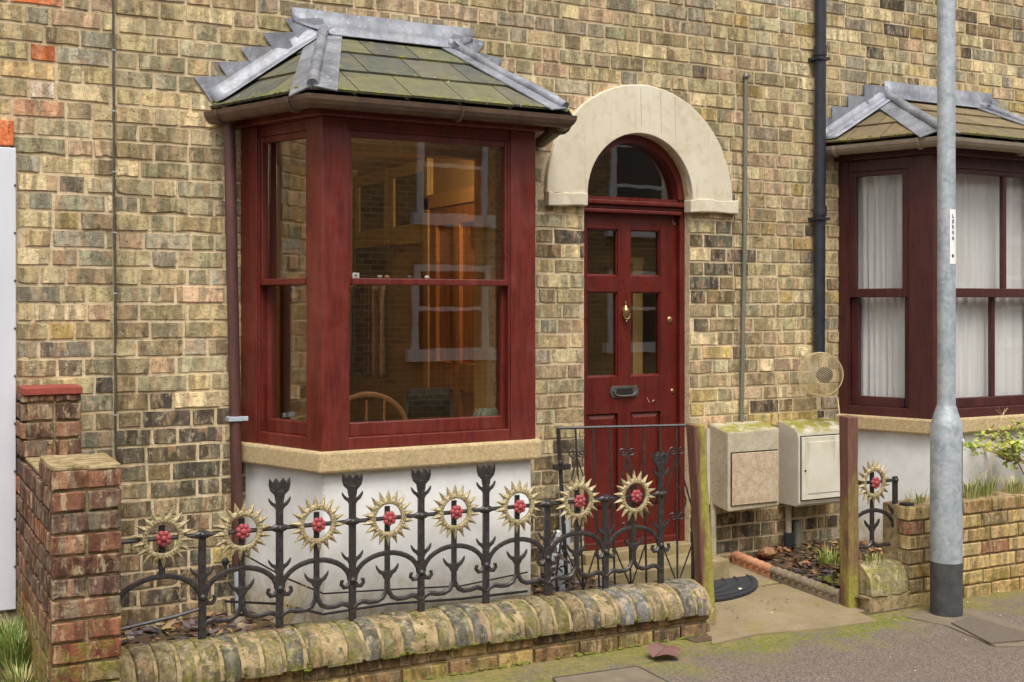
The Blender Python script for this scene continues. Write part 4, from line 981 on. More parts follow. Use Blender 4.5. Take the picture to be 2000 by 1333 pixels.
def arch_path(xa, xb, z0=.445, zt=.548, y=RY, n=14):
    xm, r_ = (xa+xb)/2, (xb-xa)/2-.012
    return [(xm-r_*math.cos(math.pi*i/n), y, z0+(zt-z0)*math.sin(math.pi*i/n)) for i in range(n+1)]
def hook(mb, x, z, sg, y=RY):
    mb.tube([(x+sg*a, y, z+b) for a, b in ((.008, .0), (.022, -.022), (.04, -.024), (.052, -.01), (.05, .004), (.042, .002))], [.01, .011, .01, .009, .008, .008], 7)
# sun wheel template
def sun_mesh():
    mb = MB(); n = 18; v = []; f = []
    rg = [(.062, .004), (.062, -.009), (.066, -.012), (.080, -.012), (.085, -.006), (.085, .004)]
    K = 48
    for i in range(K):
        t = 2*math.pi*i/K
        for r_, y in rg: v.append((r_*math.cos(t), y, r_*math.sin(t)))
    m_ = len(rg)
    for i in range(K):
        for k in range(m_): f.append((i*m_+k, ((i+1) % K)*m_+k, ((i+1) % K)*m_+(k+1) % m_, i*m_+(k+1) % m_))
    mb.add(v, f)
    for i in range(n):
        t = 2*math.pi*i/n+math.pi/2; w_ = math.pi/n*1.05
        c = lambda r_, a, y: (r_*math.cos(t+a), y, r_*math.sin(t+a))
        mb.add([c(.079, -w_, -.003), c(.079, w_, -.003), c(.126, 0, -.003), c(.082, 0, -.016), c(.079, -w_, .004), c(.079, w_, .004), c(.126, 0, .003)],
               [(0, 2, 3), (3, 2, 1), (0, 3, 1), (0, 4, 6, 2), (1, 2, 6, 5), (4, 5, 6), (0, 1, 5, 4)])
    for i in range(34):
        t = 2*math.pi*i/34; mb.ball((.073*math.cos(t), -.012, .073*math.sin(t)), .0045, n=6, m_=4)
    return mb
def rosette_mesh():
    mb = MB(); mb.ball((0, -.022, 0), .0135, (1, .9, 1), 12, 8)
    for i in range(7):
        t = 2*math.pi*i/7+.2; mb.ball((.0215*math.cos(t), -.016, .0215*math.sin(t)), .0125, (1, .8, 1), 10, 6)
    return mb
sun0 = sun_mesh().build('sun_wheel', 'gold_paint', rail, origin=(0, 0, 0), fixn=True); ros0 = rosette_mesh().build('rosette', 'rosette_red', rail, origin=(0, 0, 0), smooth=True, fixn=True)
sun_used = [False]
def sun_at(O, parent, rz=0, ry=0):
    s_ = sun0 if not sun_used[0] else dup(sun0, O, parent); r_ = ros0 if not sun_used[0] else dup(ros0, O, s_)
    sun_used[0] = True
    place(s_, O, parent); place(r_, O, s_); r_.matrix_parent_inverse = Matrix(); s_.rotation_euler = (0, ry, rz); return s_
for i in range(8):
    x = X0P+SP*i; zt = .862 if i in TALL else .722
    zb = .245 if i < 5 else .225
    mb = bar(x, zb, zt)
    if i in TALL: crown(mb, x, .842); crescent(mb, x, .806)
    crescent(mb, x, .545, .046)
    mb.build('post', 'iron', rail, bevel=.003)
    rivet(x, RZ, parent=rail); rivet(x, .445, parent=rail)
    # hooks at the foot of the arches
    mb = MB()
    if i > 0: hook(mb, x, .44, -1)
    if i < 7: hook(mb, x, .44, 1)
    else: hook(mb, x, .44, 1)
    mb.build('scroll_hook', 'iron', rail, smooth=True)
mb = MB(); mb.tube([(PR+.002, RY, RZ)]+[(X0P+SP*i/2, RY, RZ) for i in range(15)], .0095, 8)
for i in range(8):
    x = X0P+SP*i; mb.lathe([(.0095, -.035), (.016, -.02), (.019, 0), (.016, .02), (.0095, .035)], (0, 0, 0), 8)
    for k in range(len(mb.v)-40, len(mb.v)): a_ = mb.v[k]; mb.v[k] = (x+a_[2], RY+a_[1]*.8, RZ+a_[0])
mb.build('top_rail', 'iron', rail, smooth=True)
for i in range(8):
    xa = X0P+SP*(i-1); xb = xa+SP; xm = (xa+xb)/2
    if i == 0: xa = PR-.01; xm = -2.01
    mb = MB(); mb.tube(arch_path(xa, xb) if i else [(PR+.012, RY, .36), (PR+.004, RY, .4)]+[(xm+(.16)*math.cos(math.pi-math.pi*k/12)*(1.15 if k < 6 else 1), RY, .43+.118*math.sin(math.pi*k/12)) for k in range(1, 13)], .0115, 8, flat=.8); mb.build('arch', 'iron', rail, smooth=True)
    mb = bar(xm, .545 if i == 0 else .365, RZ+.055, .024, .014)
    if i: crescent(mb, xm, .468, .05)
    mb.build('stem', 'iron', rail, bevel=.003)
    sun_at((xm, RY-.012, RZ+.004), rail, ry=rnd(-.1, .1))
    if i:
        mb = MB()
        for sg, xp in ((1, xa), (-1, xb)):
            mb.tube([(xp+sg*a, RY, z_) for a, z_ in ((.0, .318), (.02, .338), (.045, .346), (.08, .338), (.115, .338), (.142, .35), (.16, .382))], [.012, .012, .0115, .011, .011, .011, .011], 7)
        mb.build('bottom_scroll', 'iron', rail, smooth=True)
mb = MB(); mb.ball((PR+.03, RY+.002, .352), .022, (1, .7, 1)); mb.tube([(PR+.04, RY, .35), (-1.95, RY, .38), (X0P, RY, .40)], .008, 6); mb.build('end_scroll', 'iron', rail, smooth=True)

# ------------------------------------------------------------------ open gate standing behind the railing
ga, gb = Vector((.02, -.47, 0)), Vector((.72, -.66, 0))
gate = thing('garden_gate', (gb.x, gb.y, .12), 'open black wrought iron gate with small scrolls in front of the red door', 'gate')
gu = (gb-ga).normalized(); GL = (gb-ga).length
G = lambda u, z, l=0: ga+gu*u+Vector((.055*(1-(z-.17)/.85)*(1-u/GL)+0, 0, z))
gz0, gz1 = .19, 1.028
mb = MB(); mb.tube([G(0, gz0-.03), G(0, gz1+.0)], .0125, 4); mb.build('stile', 'iron', gate)
mb = MB(); mb.tube([G(GL, gz0-.03), G(GL, gz1+.0)], .0125, 4); mb.build('stile', 'iron', gate)
for z_ in (gz1, gz0): mb = MB(); mb.tube([G(0, z_), G(GL, z_)], .008, 6); mb.build('rail', 'iron', gate)
nb_ = 8
for i in range(1, nb_): mb = MB(); u_ = GL*i/nb_; mb.tube([G(u_, gz0), G(u_, gz1)], .0055, 6); mb.build('bar', 'iron', gate)
def spiral(mb, u_, z_, sg, s=.024):
    mb.tube([G(u_+sg*(s*(1-t*.75)*math.cos(math.pi+t*7.5)+s), z_+s*(1-t*.75)*math.sin(math.pi+t*7.5)) for t in [k/16 for k in range(17)]], .0045, 6)
for u_, z_ in ((GL*1/8, .9), (GL*4/8, .9), (GL*7/8, .9), (GL*4/8, .52), (GL*7/8, .56)):
    mb = MB(); spiral(mb, u_, z_, 1); spiral(mb, u_, z_, -1); mb.build('scroll', 'iron', gate)
    if z_ > .8:
        for sg in (-1, 1): mb = MB(); mb.tube([G(u_, .88), G(u_+sg*GL/8, .58)], .004, 6); mb.build('brace', 'iron', gate)
        for sg in (-1, 1): mb = MB(); mb.tube([G(u_, .2), G(u_+sg*GL/8, .42)], .004, 6); mb.build('brace', 'iron', gate)
for u_ in (GL*7/8, GL*5/8):
    mb = MB(); mb.tube([G(u_+.05*math.sin(t*3.1)*1, .72-.17*t) for t in [k/10 for k in range(11)]], .004, 6); mb.build('scroll', 'iron', gate)
p = G(0, .83); mb = MB(); mb.box(p.x-.035, p.x+.05, p.y-.02, p.y+.02, p.z-.014, p.z+.014); mb.ball(p+Vector((-.01, -.02, .025)), .013); mb.build('latch', 'iron', gate)

# ------------------------------------------------------------------ timber posts
def wood_post(name, base, top, w_, label, moss_side, cat='post', group=None):
    t = Vector(top)-Vector(base); b = Vector(base); h = w_/2; n = 8; mb = MB()
    for i in range(n+1):
        c = b+t*(i/n)
        for k, (dx, dy) in enumerate(((-h, -h), (h, -h), (h, h), (-h, h))):
            mb.v.append((c.x+dx+rnd(-.002, .002), c.y+dy+rnd(-.002, .002), c.z+rnd(-.002, .002)+(.006 if i == n and k in (2, 3) else 0)))
            mb.c.append((1, 1, 1, moss_side(k, i/n)))
    mb.f = [(i*4+k, i*4+(k+1) % 4, (i+1)*4+(k+1) % 4, (i+1)*4+k) for i in range(n) for k in range(4)]+[(3, 2, 1, 0), tuple(n*4+k for k in range(4))]
    o = mb.build(name, 'post_wood', None, bevel=.006); return tag(o, label, cat, group)
pb, pt = PZ(1372, 1218, .0), PY(1358, 836, -.72)
wood_post('gate_post', (pb.x, -.735, 0), (pt.x, -.72, 1.035), .07, 'leaning brown and green timber gate post at the end of the low wall', lambda k, t: .95 if k in (1, 2) else .25, group='gate posts')
pb = PZ(1656, 1190, 0)
gp2 = wood_post('gate_post', (pb.x, -.845, 0), (pb.x-.004, -.84, 1.045), .072, 'upright weathered brown timber gate post left of the street lamp', lambda k, t: (.6 if k in (0, 1) else .3)*(1-t)+.0, group='gate posts')
a = PY(1771, 1100, -.9); wp = wood_post('fence_post', (a.x, -.9, .0), (a.x, -.9, .545), .05, 'short green timber stub post at the end of the yellow brick wall', lambda k, t: .8*(1-t*.8), group='gate posts')
mb = MB(); mb.box(a.x-.03, a.x+.03, -.93, -.87, .52, .56); c_ = mb.build('cap', 'cable_black', wp, bevel=.006)
place(c_, (a.x, -.9, .52), wp)

# neighbour's end piece of railing with one sun wheel
rail2 = thing('iron_railing', (1.85, -.83, .1), 'single sun wheel end panel of black railing right of the gate post', 'railing')
y2 = -.83; sx_ = PY(1703, 942, y2); px_ = PY(1748, 942, y2); zc = sx_.z
mb = bar(px_.x, zc-.36, zc+.02, .03, .018, y2); crescent(mb, px_.x-.0, zc-.16, .045, y2); mb.build('post', 'iron', rail2, bevel=.003)
rivet(px_.x, zc, y2, parent=rail2); rivet(px_.x, zc-.26, y2, r=.009, parent=rail2)
mb = MB(); mb.tube([(sx_.x-.12, y2, zc), (px_.x+.02, y2, zc)], .0095, 8); mb.build('top_rail', 'iron', rail2, smooth=True)
mb = MB(); mb.tube([(px_.x+.03, y2, zc-.155), (a.x, -.88, .49)], .009, 8); mb.build('tie', 'iron', rail2, smooth=True)
mb = bar(sx_.x, zc-.34, zc+.055, .024, .014, y2); crescent(mb, sx_.x, zc-.235, .05, y2); mb.build('stem', 'iron', rail2, bevel=.003)
mb = MB(); mb.tube(arch_path(sx_.x-(px_.x-sx_.x), px_.x, zc-.26, zc-.155, y2), .0115, 8, flat=.8); mb.build('arch', 'iron', rail2, smooth=True)
mb = MB()
for sg in (-1, 1): mb.tube([(sx_.x+sg*q_, y2, zc+z_) for q_, z_ in ((0, -.31), (.01, -.34), (.04, -.357), (.09, -.35), (.13, -.355))], .011, 7)
mb.build('bottom_scroll', 'iron', rail2, smooth=True)
sun_at((sx_.x, y2-.012, zc), rail2)

# ------------------------------------------------------------------ neighbour's garden wall and coping stump
nw = thing('garden_wall', (2.8, -.95, 0), 'yellow and red brick garden wall behind the street lamp at the right', 'wall')
NX0, NX1, NYF = 1.955, 4.4, -.955
core = MB(); core.box(NX0+.01, NX1, NYF+.008, NYF+.2, -.02, .545); core.build('mortar_core', 'mortar_old', nw)
NC = [C(176, 150, 96), C(190, 160, 102), C(160, 136, 88), C(180, 150, 102), C(162, 116, 88), C(188, 162, 112), C(196, 170, 116), C(172, 146, 100)]
face_bricks(Vector((NX0, NYF, 0)), UX, Vector((0, -1, 0)), NX1-NX0, -.01, .548, .0797, lambda k: [(.114 if k % 2 else .18)]+[.228*rnd(.95, 1.05) for i in range(11)], nw, lambda z: jcol(random.choice(NC), .1)[:3]+((.4 if z < .12 else .1 if z < .3 else 0),), proud=.004, depth=.08)
st_ = thing('coping_stump', (1.8, -.9, 0), 'moss covered rounded coping stump between the gate post and lamp post', 'wall')
rough_block('brick', 1.668, 1.955, -.965, -.76, -.01, .085, 'mortar_old', None)
o = bpy.data.objects['brick'] if False else COL.objects[-1]
place(o, WORLD[o.name], st_)
mb = MB(); k = 12; v = []
for i in range(9):
    x = 1.672+.275*i/8
    for j in range(k):
        t = math.pi*j/(k-1); sc = 1-.06*(abs(i-4)/4)**3
        v.append((x+rnd(-.003, .003), -.865-.105*sc*math.cos(t)+rnd(-.004, .004), .09+.165*sc*math.sin(t)**.8+rnd(-.004, .004)))
f = [(i*k+j, i*k+j+1, (i+1)*k+j+1, (i+1)*k+j) for i in range(8) for j in range(k-1)]+[tuple(range(k)), tuple(8*k+j for j in range(k))]
mb.cc = C(142, 132, 108)[:3]+(.5,); mb.add(v, f); mb.build('rounded_coping', 'brick', st_, smooth=True, fixn=True)

# ------------------------------------------------------------------ street lamp
lx, ly = 2.012, -1.165
lamp = thing('street_lamp', (lx, ly, 0), 'galvanised street lamp column with black painted foot on the pavement', 'lamp post')
mb = MB(); mb.lathe([(.0835, -.02), (.0835, .285)], (lx, ly, 0), 32); mb.build('painted_foot', 'base_black', lamp, smooth=True)
mb = MB(); mb.lathe([(.083, .28), (.083, 1.0), (.079, 1.02), (.053, 1.105), (.048, 1.12), (.047, 1.16), (.0455, 5.6)], (lx, ly, 0), 32); col_ = mb.build('column', 'galvanised', lamp, smooth=True)
mb = MB(); mb.tube([(lx, ly, 5.6), (lx, ly, 5.75), (lx, ly-.2, 5.86)], .03, 10); mb.build('bracket', 'galvanised', lamp, smooth=True)
mb = MB(); mb.prism([(lx-.09, ly-.2, 5.82), (lx+.09, ly-.2, 5.82), (lx+.06, ly-.2, 5.95), (lx-.06, ly-.2, 5.95)], (0, -.5, 0)); mb.build('lantern', 'galvanised', lamp, bevel=.02)
mb = MB(); va = math.atan2(ly-CAMY, lx-CAMX)+math.pi; a0 = va+math.pi*.5+.0
fc = Vector((math.cos(va), math.sin(va), 0)); sd = Vector((fc.y, -fc.x, 0))*-1   # sd: to the right as seen
if pix(Vector((lx, ly, 1))+sd*.1)[0] < pix((lx, ly, 1))[0]: sd = -sd
zt_, zb_ = PY(1859, 411, ly).z, PY(1859, 517, ly).z
r_ = .0475; lab = []
def onpole(off, z, rr): return Vector((lx, ly, z))+(sd*off+fc*math.sqrt(max(1e-6, r_*r_-off*off)))*(rr/r_)
offs_ = [.017+.029*i/5 for i in range(6)]
v = [onpole(o_, z, r_+.0015) for z in (zb_, zt_) for o_ in offs_]
mb.add(v, [(i, i+1, 7+i, 6+i) for i in range(5)]); lb = mb.build('number_label', 'plastic_white', lamp, fixn=False)
sm = lb.modifiers.new('thick', 'SOLIDIFY'); sm.thickness = .001
GL_ = {'L': ['100', '100', '100', '100', '111'], '2': ['111', '001', '111', '100', '111'], 'R': ['110', '101', '110', '101', '101'], 'N': ['1001', '1101', '1011', '1001', '1001'], 'A': ['010', '101', '111', '101', '101']}
mb = MB(); H_ = zt_-zb_
for ci, ch in enumerate('L2RNA'):
    g_ = GL_[ch]; ct = zt_-H_*(.085+.102*ci); ch_ = H_*.07; cw = .0085; wch = len(g_[0])
    for r0 in range(5):
        for c0 in range(wch):
            if g_[r0][c0] == '1':
                o0 = .0275+cw*c0/wch; o1 = .0275+cw*(c0+1)/wch; zz1 = ct-ch_*r0/5; zz0 = ct-ch_*(r0+1)/5
                q = [onpole(o0, zz0, r_+.0026), onpole(o1, zz0, r_+.0026), onpole(o1, zz1, r_+.0026), onpole(o0, zz1, r_+.0026)]
                mb.add(q, [(0, 1, 2, 3)])
dz_ = zt_-H_*.85; q = [onpole(.031+a_*.0055, dz_+b_*.013, r_+.0026) for a_, b_ in ((0, -1), (1, 0), (0, 1), (-1, 0))]; mb.add(q, [(0, 1, 2, 3)])
mb.build('lettering', 'ink', lb)
mb = MB(); q = Vector((lx, ly, .93))+sd*.083; mb.ball(q, .007, (1, 1, 1.6)); mb.build('bolt', 'plastic_white', lamp)
mb = MB(); q0 = Vector((lx, ly, 0))+(sd*.9+fc*.3).normalized()*.0838; mb.tube([q0+Vector((0, 0, .55)), q0+Vector((0, 0, .93))], .003, 6); mb.build('door_seam', 'conduit_grey', lamp)

# ------------------------------------------------------------------ wire basket on the wall
bc = PY(1602, 732, -.14); bk = thing('wire_basket', (bc.x, bc.y, bc.z-.14), 'round wire basket hanging over the cut end of the black downpipe', 'wire basket')
ax = Vector((-.55, -.8, .1)).normalized(); ux = ax.cross(NZ).normalized(); uz = ux.cross(ax).normalized(); BR = .135
cir = lambda r_, d, n=28: [bc+ax*d+(ux*math.cos(2*math.pi*i/n)+uz*math.sin(2*math.pi*i/n))*r_ for i in range(n+1)]
mb = MB(); mb.tube(cir(BR, .0), .0035, 6, cap=False); mb.tube(cir(BR*.96, .05), .003, 6, cap=False); mb.build('rim', 'wire', bk, smooth=True)
mb = MB()
for i in range(-11, 12):
    o_ = BR*i/12; h_ = math.sqrt(BR*BR-o_*o_); dv = (ux*.8+uz*.6); dp_ = (uz*.8-ux*.6)
    mb.tube([bc+dp_*o_+dv*(h_*t)+ax*(.055*(1-(o_/BR)**2)*(1-t*t)) for t in (-1, -.6, -.2, .2, .6, 1)], .002, 5)
mb.build('mesh_wires', 'wire', bk)
mb = MB(); mb.lathe([(.046, 0), (.05, .04), (.04, .06), (.025, .065)], (0, 0, 0), 18); mb.v = [tuple(bc-ax*.07-ux*.03+ux*p[0]+uz*p[1]+ax*p[2]) for p in mb.v]; mb.build('core', 'rubber', bk, smooth=True)
mb = MB(); q = bc-uz*.12+ux*.0; e_ = PY(1640, 812, -.25); s0 = PY(1628, 765, -.18); mb.tube([bc+ux*(-.0)+(s0-bc)*.9, s0, (s0+e_)/2+Vector((.01, 0, .02)), e_], .004, 6); mb.build('hanging_wire', 'wire', bk, smooth=True)

# ------------------------------------------------------------------ rope edging tiles, door mat
def rope_tile(a, b, mat, label):
    a, b = Vector(a), Vector(b); d = (b-a); L = d.length; d.normalize(); s_ = Vector((d.y, -d.x, 0)); t = thing('rope_edging', ((a.x+b.x)/2, (a.y+b.y)/2, min(a.z, b.z)-.03), label, 'edging tile', 'rope edging along the path')
    mb = MB(); mb.hexa([a-s_*.022-NZ*.05, a+s_*.022-NZ*.05, b+s_*.022-NZ*.05, b-s_*.022-NZ*.05, a-s_*.022+NZ*.06, a+s_*.022+NZ*.06, b+s_*.022+NZ*.06, b-s_*.022+NZ*.06]); mb.build('tile', mat, t, bevel=.006, fixn=True)
    mb = MB(); n, K = 110, 14; v = []
    for i in range(n+1):
        u_ = L*i/n
        for k in range(K):
            th = 2*math.pi*k/K; rr = .027+.006*math.cos(2*th-u_*130) ; v.append(a+d*u_+s_*math.cos(th)*rr+NZ*(.072+math.sin(th)*rr))
    mb.add(v, [(i*K+k, i*K+(k+1) % K, (i+1)*K+(k+1) % K, (i+1)*K+k) for i in range(n) for k in range(K)]+[tuple(range(K)), tuple(n*K+k for k in range(K))]); mb.build('rope_top', mat, t, smooth=True, fixn=True)
rope_tile((1.50, -.02, .085), (1.53, -.33, .05), 'terracotta', 'terracotta rope edging tile beside the path')
rope_tile((1.532, -.34, .05), (1.60, -.80, .0), 'grey_tile', 'grey rope edging tile nearest the upright gate post')
mt = MB(); c_ = Vector((.98, -.30, 0)); k = 28
pts = [(c_.x+.42*math.cos(math.pi+math.pi*i/k), c_.y+.30*math.sin(math.pi+math.pi*i/k)*.85+.0) for i in range(k+1)]
mt.prism([(x, y, pathz(y)+.006) for x, y in pts], (0, 0, .018)); mat_ = tag(mt.build('door_mat', 'rubber', bevel=.004), 'black half-round rubber door mat at the foot of the doorstep', 'door mat')
mb = MB()
for r_ in (.92, .7, .5): mb.tube([(c_.x+.42*r_*math.cos(math.pi+math.pi*i/k), c_.y+.255*r_*math.sin(math.pi+math.pi*i/k), pathz(c_.y+.255*r_*math.sin(math.pi+math.pi*i/k))+.026) for i in range(k+1)], .006, 6)
o = mb.build('ribs', 'rubber', mat_, smooth=True)

# ------------------------------------------------------------------ plants, leaves, litter
def leafpoly(mb, c, d, up, L, W, curl=.2):
    c, d, up = Vector(c), Vector(d).normalized(), Vector(up); s_ = d.cross(up); s_ = s_.normalized() if s_.length > 1e-4 else Vector((1, 0, 0)); n_ = s_.cross(d)
    p = [c, c+d*L*.35+s_*W*.5+n_*curl*L*.15, c+d*L*.7+s_*W*.38+n_*curl*L*.1, c+d*L-n_*curl*L*.2, c+d*L*.7-s_*W*.38+n_*curl*L*.1, c+d*L*.35-s_*W*.5+n_*curl*L*.15, c+d*L*.4, c+d*L*.72]
    mb.add(p, [(0, 1, 6), (1, 2, 7, 6), (2, 3, 7), (3, 4, 7), (4, 5, 6, 7), (5, 0, 6)])
def litter(name, n, area, zf, cols, size, label, cat, avoid=None):
    mb = MB()
    for i in range(n):
        x, y = rnd(*area[0]), rnd(*area[1])
        if avoid and avoid(x, y): continue
        mb.cc = jcol(random.choice(cols), .2); th = rnd(0, 6.28); leafpoly(mb, (x, y, zf(x, y)+rnd(.012, .035)), (math.cos(th), math.sin(th), rnd(-.3, .4)), (rnd(-.5, .5), rnd(-.5, .5), 1), rnd(*size), rnd(*size)*.6, rnd(-.6, .9))
    o = mb.build(name, 'leaf'); stuff(o); return tag(o, label, cat)
BRNL = [C(96, 66, 46), C(126, 84, 52), C(80, 58, 46), C(150, 112, 70), C(104, 76, 64), C(70, 50, 40), C(168, 140, 96)]
litter('leaf_litter', 900, ((1.66, 3.2), (-.75, -.02)), soilz2, BRNL, (.03, .07), 'brown fallen leaves on the soil under the meter boxes', 'leaf litter')
litter('leaf_litter', 520, ((-2.2, .4), (-.62, -.02)), soilz, BRNL+[C(112, 96, 96)]*3, (.03, .07), 'fallen leaves and slate chips behind the low front wall', 'leaf litter', lambda x, y: -1.4 < x < -.1 and y > -.58)
mb = MB()
for i in range(160):
    x, y = random.choice([(rnd(1.64, 2.2), rnd(-.8, -.3)), (rnd(-2.2, .4), rnd(-.68, -.56)), (rnd(-2.2, -1.5), rnd(-.6, -.1))]); zf = soilz2 if x > 1 else soilz
    th = rnd(0, 3.14); mb.cc = jcol(random.choice([C(96, 88, 92), C(120, 110, 110), C(82, 76, 80), C(140, 124, 108)]), .15); L, W = rnd(.02, .05), rnd(.012, .03); c_ = Vector((x, y, zf(x, y)+.012)); d = Vector((math.cos(th), math.sin(th), rnd(-.2, .2))); s_ = Vector((-d.y, d.x, rnd(-.3, .3)))
    mb.prism([c_-d*L-s_*W*.6, c_+d*L*.6-s_*W, c_+d*L+s_*W*.2, c_-d*L*.3+s_*W], (0, 0, .008))
tag(stuff(mb.build('slate_chips', 'leaf')), 'grey and purple slate chips scattered on the garden soil', 'chips')
litter('leaf_scatter', 60, ((.7, 4.2), (-1.9, -.95)), lambda x, y: -.008, [C(190, 176, 140), C(150, 116, 80), C(206, 196, 170)], (.008, .022), 'small pale leaf fragments scattered on the pavement', 'leaf litter')
litter('leaf_scatter', 26, ((.7, 1.5), (-.8, -.4)), lambda x, y: pathz(y)-.01, [C(190, 166, 120), C(120, 80, 60), C(206, 196, 170)], (.012, .03), 'small dead leaves lying on the path slab', 'leaf litter')
# one big brown leaf on the pavement
p = PZ(1298, 1282, .01); mb = MB(); mb.cc = C(112, 78, 70)
pts = []
for i in range(20):
    t = 2*math.pi*i/20; r_ = .075*(1-.28*(i % 4 == 2)-.12*(i % 2)); pts.append((p.x+r_*1.2*math.cos(t), p.y+r_*math.sin(t), .012+.03*abs(math.cos(t*1.5))*.8+.03*max(0, math.sin(t))))
mb.add([(p.x, p.y, .05)]+pts, [(0, i+1, (i+1) % 20+1) for i in range(20)]); tag(mb.build('dead_leaf', 'leaf'), 'large curled brown leaf lying against the foot of the low wall', 'leaf')
# terracotta shard / stone by the wall
mb = MB(); q = PY(1498, 1075, -.12); mb.ball((q.x, -.12, soilz2(q.x, -.12)+.035), .05, (1.3, .8, .7), 10, 6); mb.v = [(x+rnd(-.006, .006), y+rnd(-.006, .006), z_+rnd(-.006, .006)) for x, y, z_ in mb.v]; mb.cc = C(120, 72, 48)[:3]+(0,); mb.c = [mb.cc]*len(mb.v); tag(mb.build('stone', 'brick', smooth=True), 'rough reddish brown stone on the soil below the meter boxes', 'stone')
def tuft(name, c, n, h, spread, cols, label, cat='grass', group=None, lean=(0, 0)):
    mb = MB(); c = Vector(c)
    for i in range(n):
        a_ = rnd(0, 6.28); r_ = spread*math.sqrt(random.random()); b = c+Vector((math.cos(a_)*r_, math.sin(a_)*r_, -.005)); hh = h*rnd(.45, 1.1); o_ = Vector((math.cos(a_)+lean[0]+rnd(-.6, .6), math.sin(a_)+lean[1]+rnd(-.6, .6), 0))*hh*rnd(.15, .55); w_ = rnd(.0015, .003)
        s_ = Vector((math.cos(a_+1.57), math.sin(a_+1.57), 0))*w_; mid = b+o_*.35+NZ*hh*.6; tip = b+o_+NZ*hh*rnd(.75, 1)
        mb.cc = jcol(random.choice(cols), .2); mb.add([b-s_, b+s_, mid+s_*.8, mid-s_*.8, tip], [(0, 1, 2, 3), (3, 2, 4)])
    return tag(mb.build(name, 'grass'), label, cat, group)
GRN = [C(96, 124, 44), C(124, 146, 62), C(84, 108, 40), C(150, 160, 84), C(176, 168, 110)]
DRY = [C(196, 176, 120), C(176, 152, 100), C(210, 194, 144)]
def gz(x, y): return .05+.16*(y+1.1)/1.1
for gy, n_, h_, lab in ((-.12, 200, .1, 'low grass at the foot of the white door edge'), (-.3, 420, .2, 'long green grass leaning on the middle of the red brick wall'), (-.48, 460, .24, 'tallest green grass tuft against the left face of the red wall'), (-.68, 380, .14, 'short grass and dead stalks at the bottom left corner')):
    tuft('grass_tuft', (-2.53, gy, gz(0, gy)), n_, h_, .062, GRN if gy > -.6 else GRN+DRY, lab, group='grass tufts')
p = PY(1635, 1085, -.45); tuft('leafy_weed', (p.x-.02, -.42, soilz2(p.x, -.42)), 90, .15, .07, [C(150, 172, 66), C(172, 186, 92), C(120, 146, 52)], 'bright green weed behind the upright gate post', 'weed')
tuft('dry_grass', (.71, -.8, .0), 46, .15, .03, DRY, 'dry straw coloured grass at the foot of the leaning gate post')
tuft('dry_grass', (-1.47, -.63, .25), 34, .26, .03, DRY, 'dry straw stalks leaning over the low wall below the bay window', lean=(1.2, -.2))
for i, (px, n, h, lab) in enumerate(((1705, 60, .06, 'mossy grass fringe on top of the coping stump'), (1890, 150, .12, 'green grass growing on the wall just right of the lamp column'), (1925, 120, .16, 'taller grass on the yellow brick wall under the maroon bay'), (1980, 120, .12, 'grass on the yellow brick wall at the right edge'), (1792, 50, .08, 'thin grass on the wall left of the lamp column'))):
    q = PY(px, 975, -.86); tuft('grass_tuft', (q.x, -.86, .545 if i else .25), n, h, .07, GRN+DRY, lab, group='grass tufts')
for x, y, lab in ((1690, 1215, 'green moss patch at the foot of the upright gate post'), (1620, 1240, 'green moss patch on the pavement before the path slab'), (1500, 1255, 'moss strip along the edge of the path slab')):
    mb = MB(); q = PZ(x, y, .01)
    for i in range(170):
        mb.ball((q.x+random.gauss(0, .16), q.y+random.gauss(0, .04), .0), rnd(.004, .012), (1.7, 1.4, .4), 6, 4)
    stuff(mb.build('moss_patch', 'moss')); tag(COL.objects[-1], lab, 'moss')
mb = MB()
for i in range(260): mb.ball((rnd(1.68, 2.3), rnd(-.78, -.5), soilz2(1.9, -.7)+rnd(0, .02)), rnd(.01, .025), (1.4, 1.2, .6), 6, 4)
tag(stuff(mb.build('moss_patch', 'moss')), 'thick green moss behind the coping stump below the sun wheel', 'moss')
# yellow leaved shrub at the right edge
sh_ = thing('shrub', (3.05, -.75, .3), 'yellow green leaved shrub in front of the maroon bay at the right edge', 'shrub')
root = PY(2040, 1000, -.7); br = MB(); lf = MB(); tips = []
for (px, py, k) in ((1905, 870, 26), (1950, 850, 34), (1985, 870, 46), (1975, 895, 40), (1990, 830, 20), (1960, 880, 30), (2030, 860, 60), (2040, 900, 50), (1930, 866, 16)):
    tp_ = PY(px, py, -.72+rnd(-.08, .08)); mid = (root+tp_)/2+Vector((.06, 0, .1)); br.tube([root+Vector((0, 0, -.3)), root+(mid-root)*.5, mid, tp_], [.006, .005, .004, .002], 6)
    for i in range(int(k*1.7)):
        b_ = tp_+Vector((random.gauss(0, .035), random.gauss(0, .05), random.gauss(0, .025))); lf.cc = jcol(random.choice([C(176, 176, 66), C(150, 162, 58), C(190, 186, 92), C(118, 138, 50), C(160, 154, 80)]), .12); leafpoly(lf, b_, (rnd(-1, 1), rnd(-1, .4), rnd(-.7, .5)), (0, -.4, 1), rnd(.025, .05), rnd(.018, .03), rnd(-.3, .6))
br.build('branches', 'bentwood', sh_); lf.build('leaves', 'leaf', sh_)
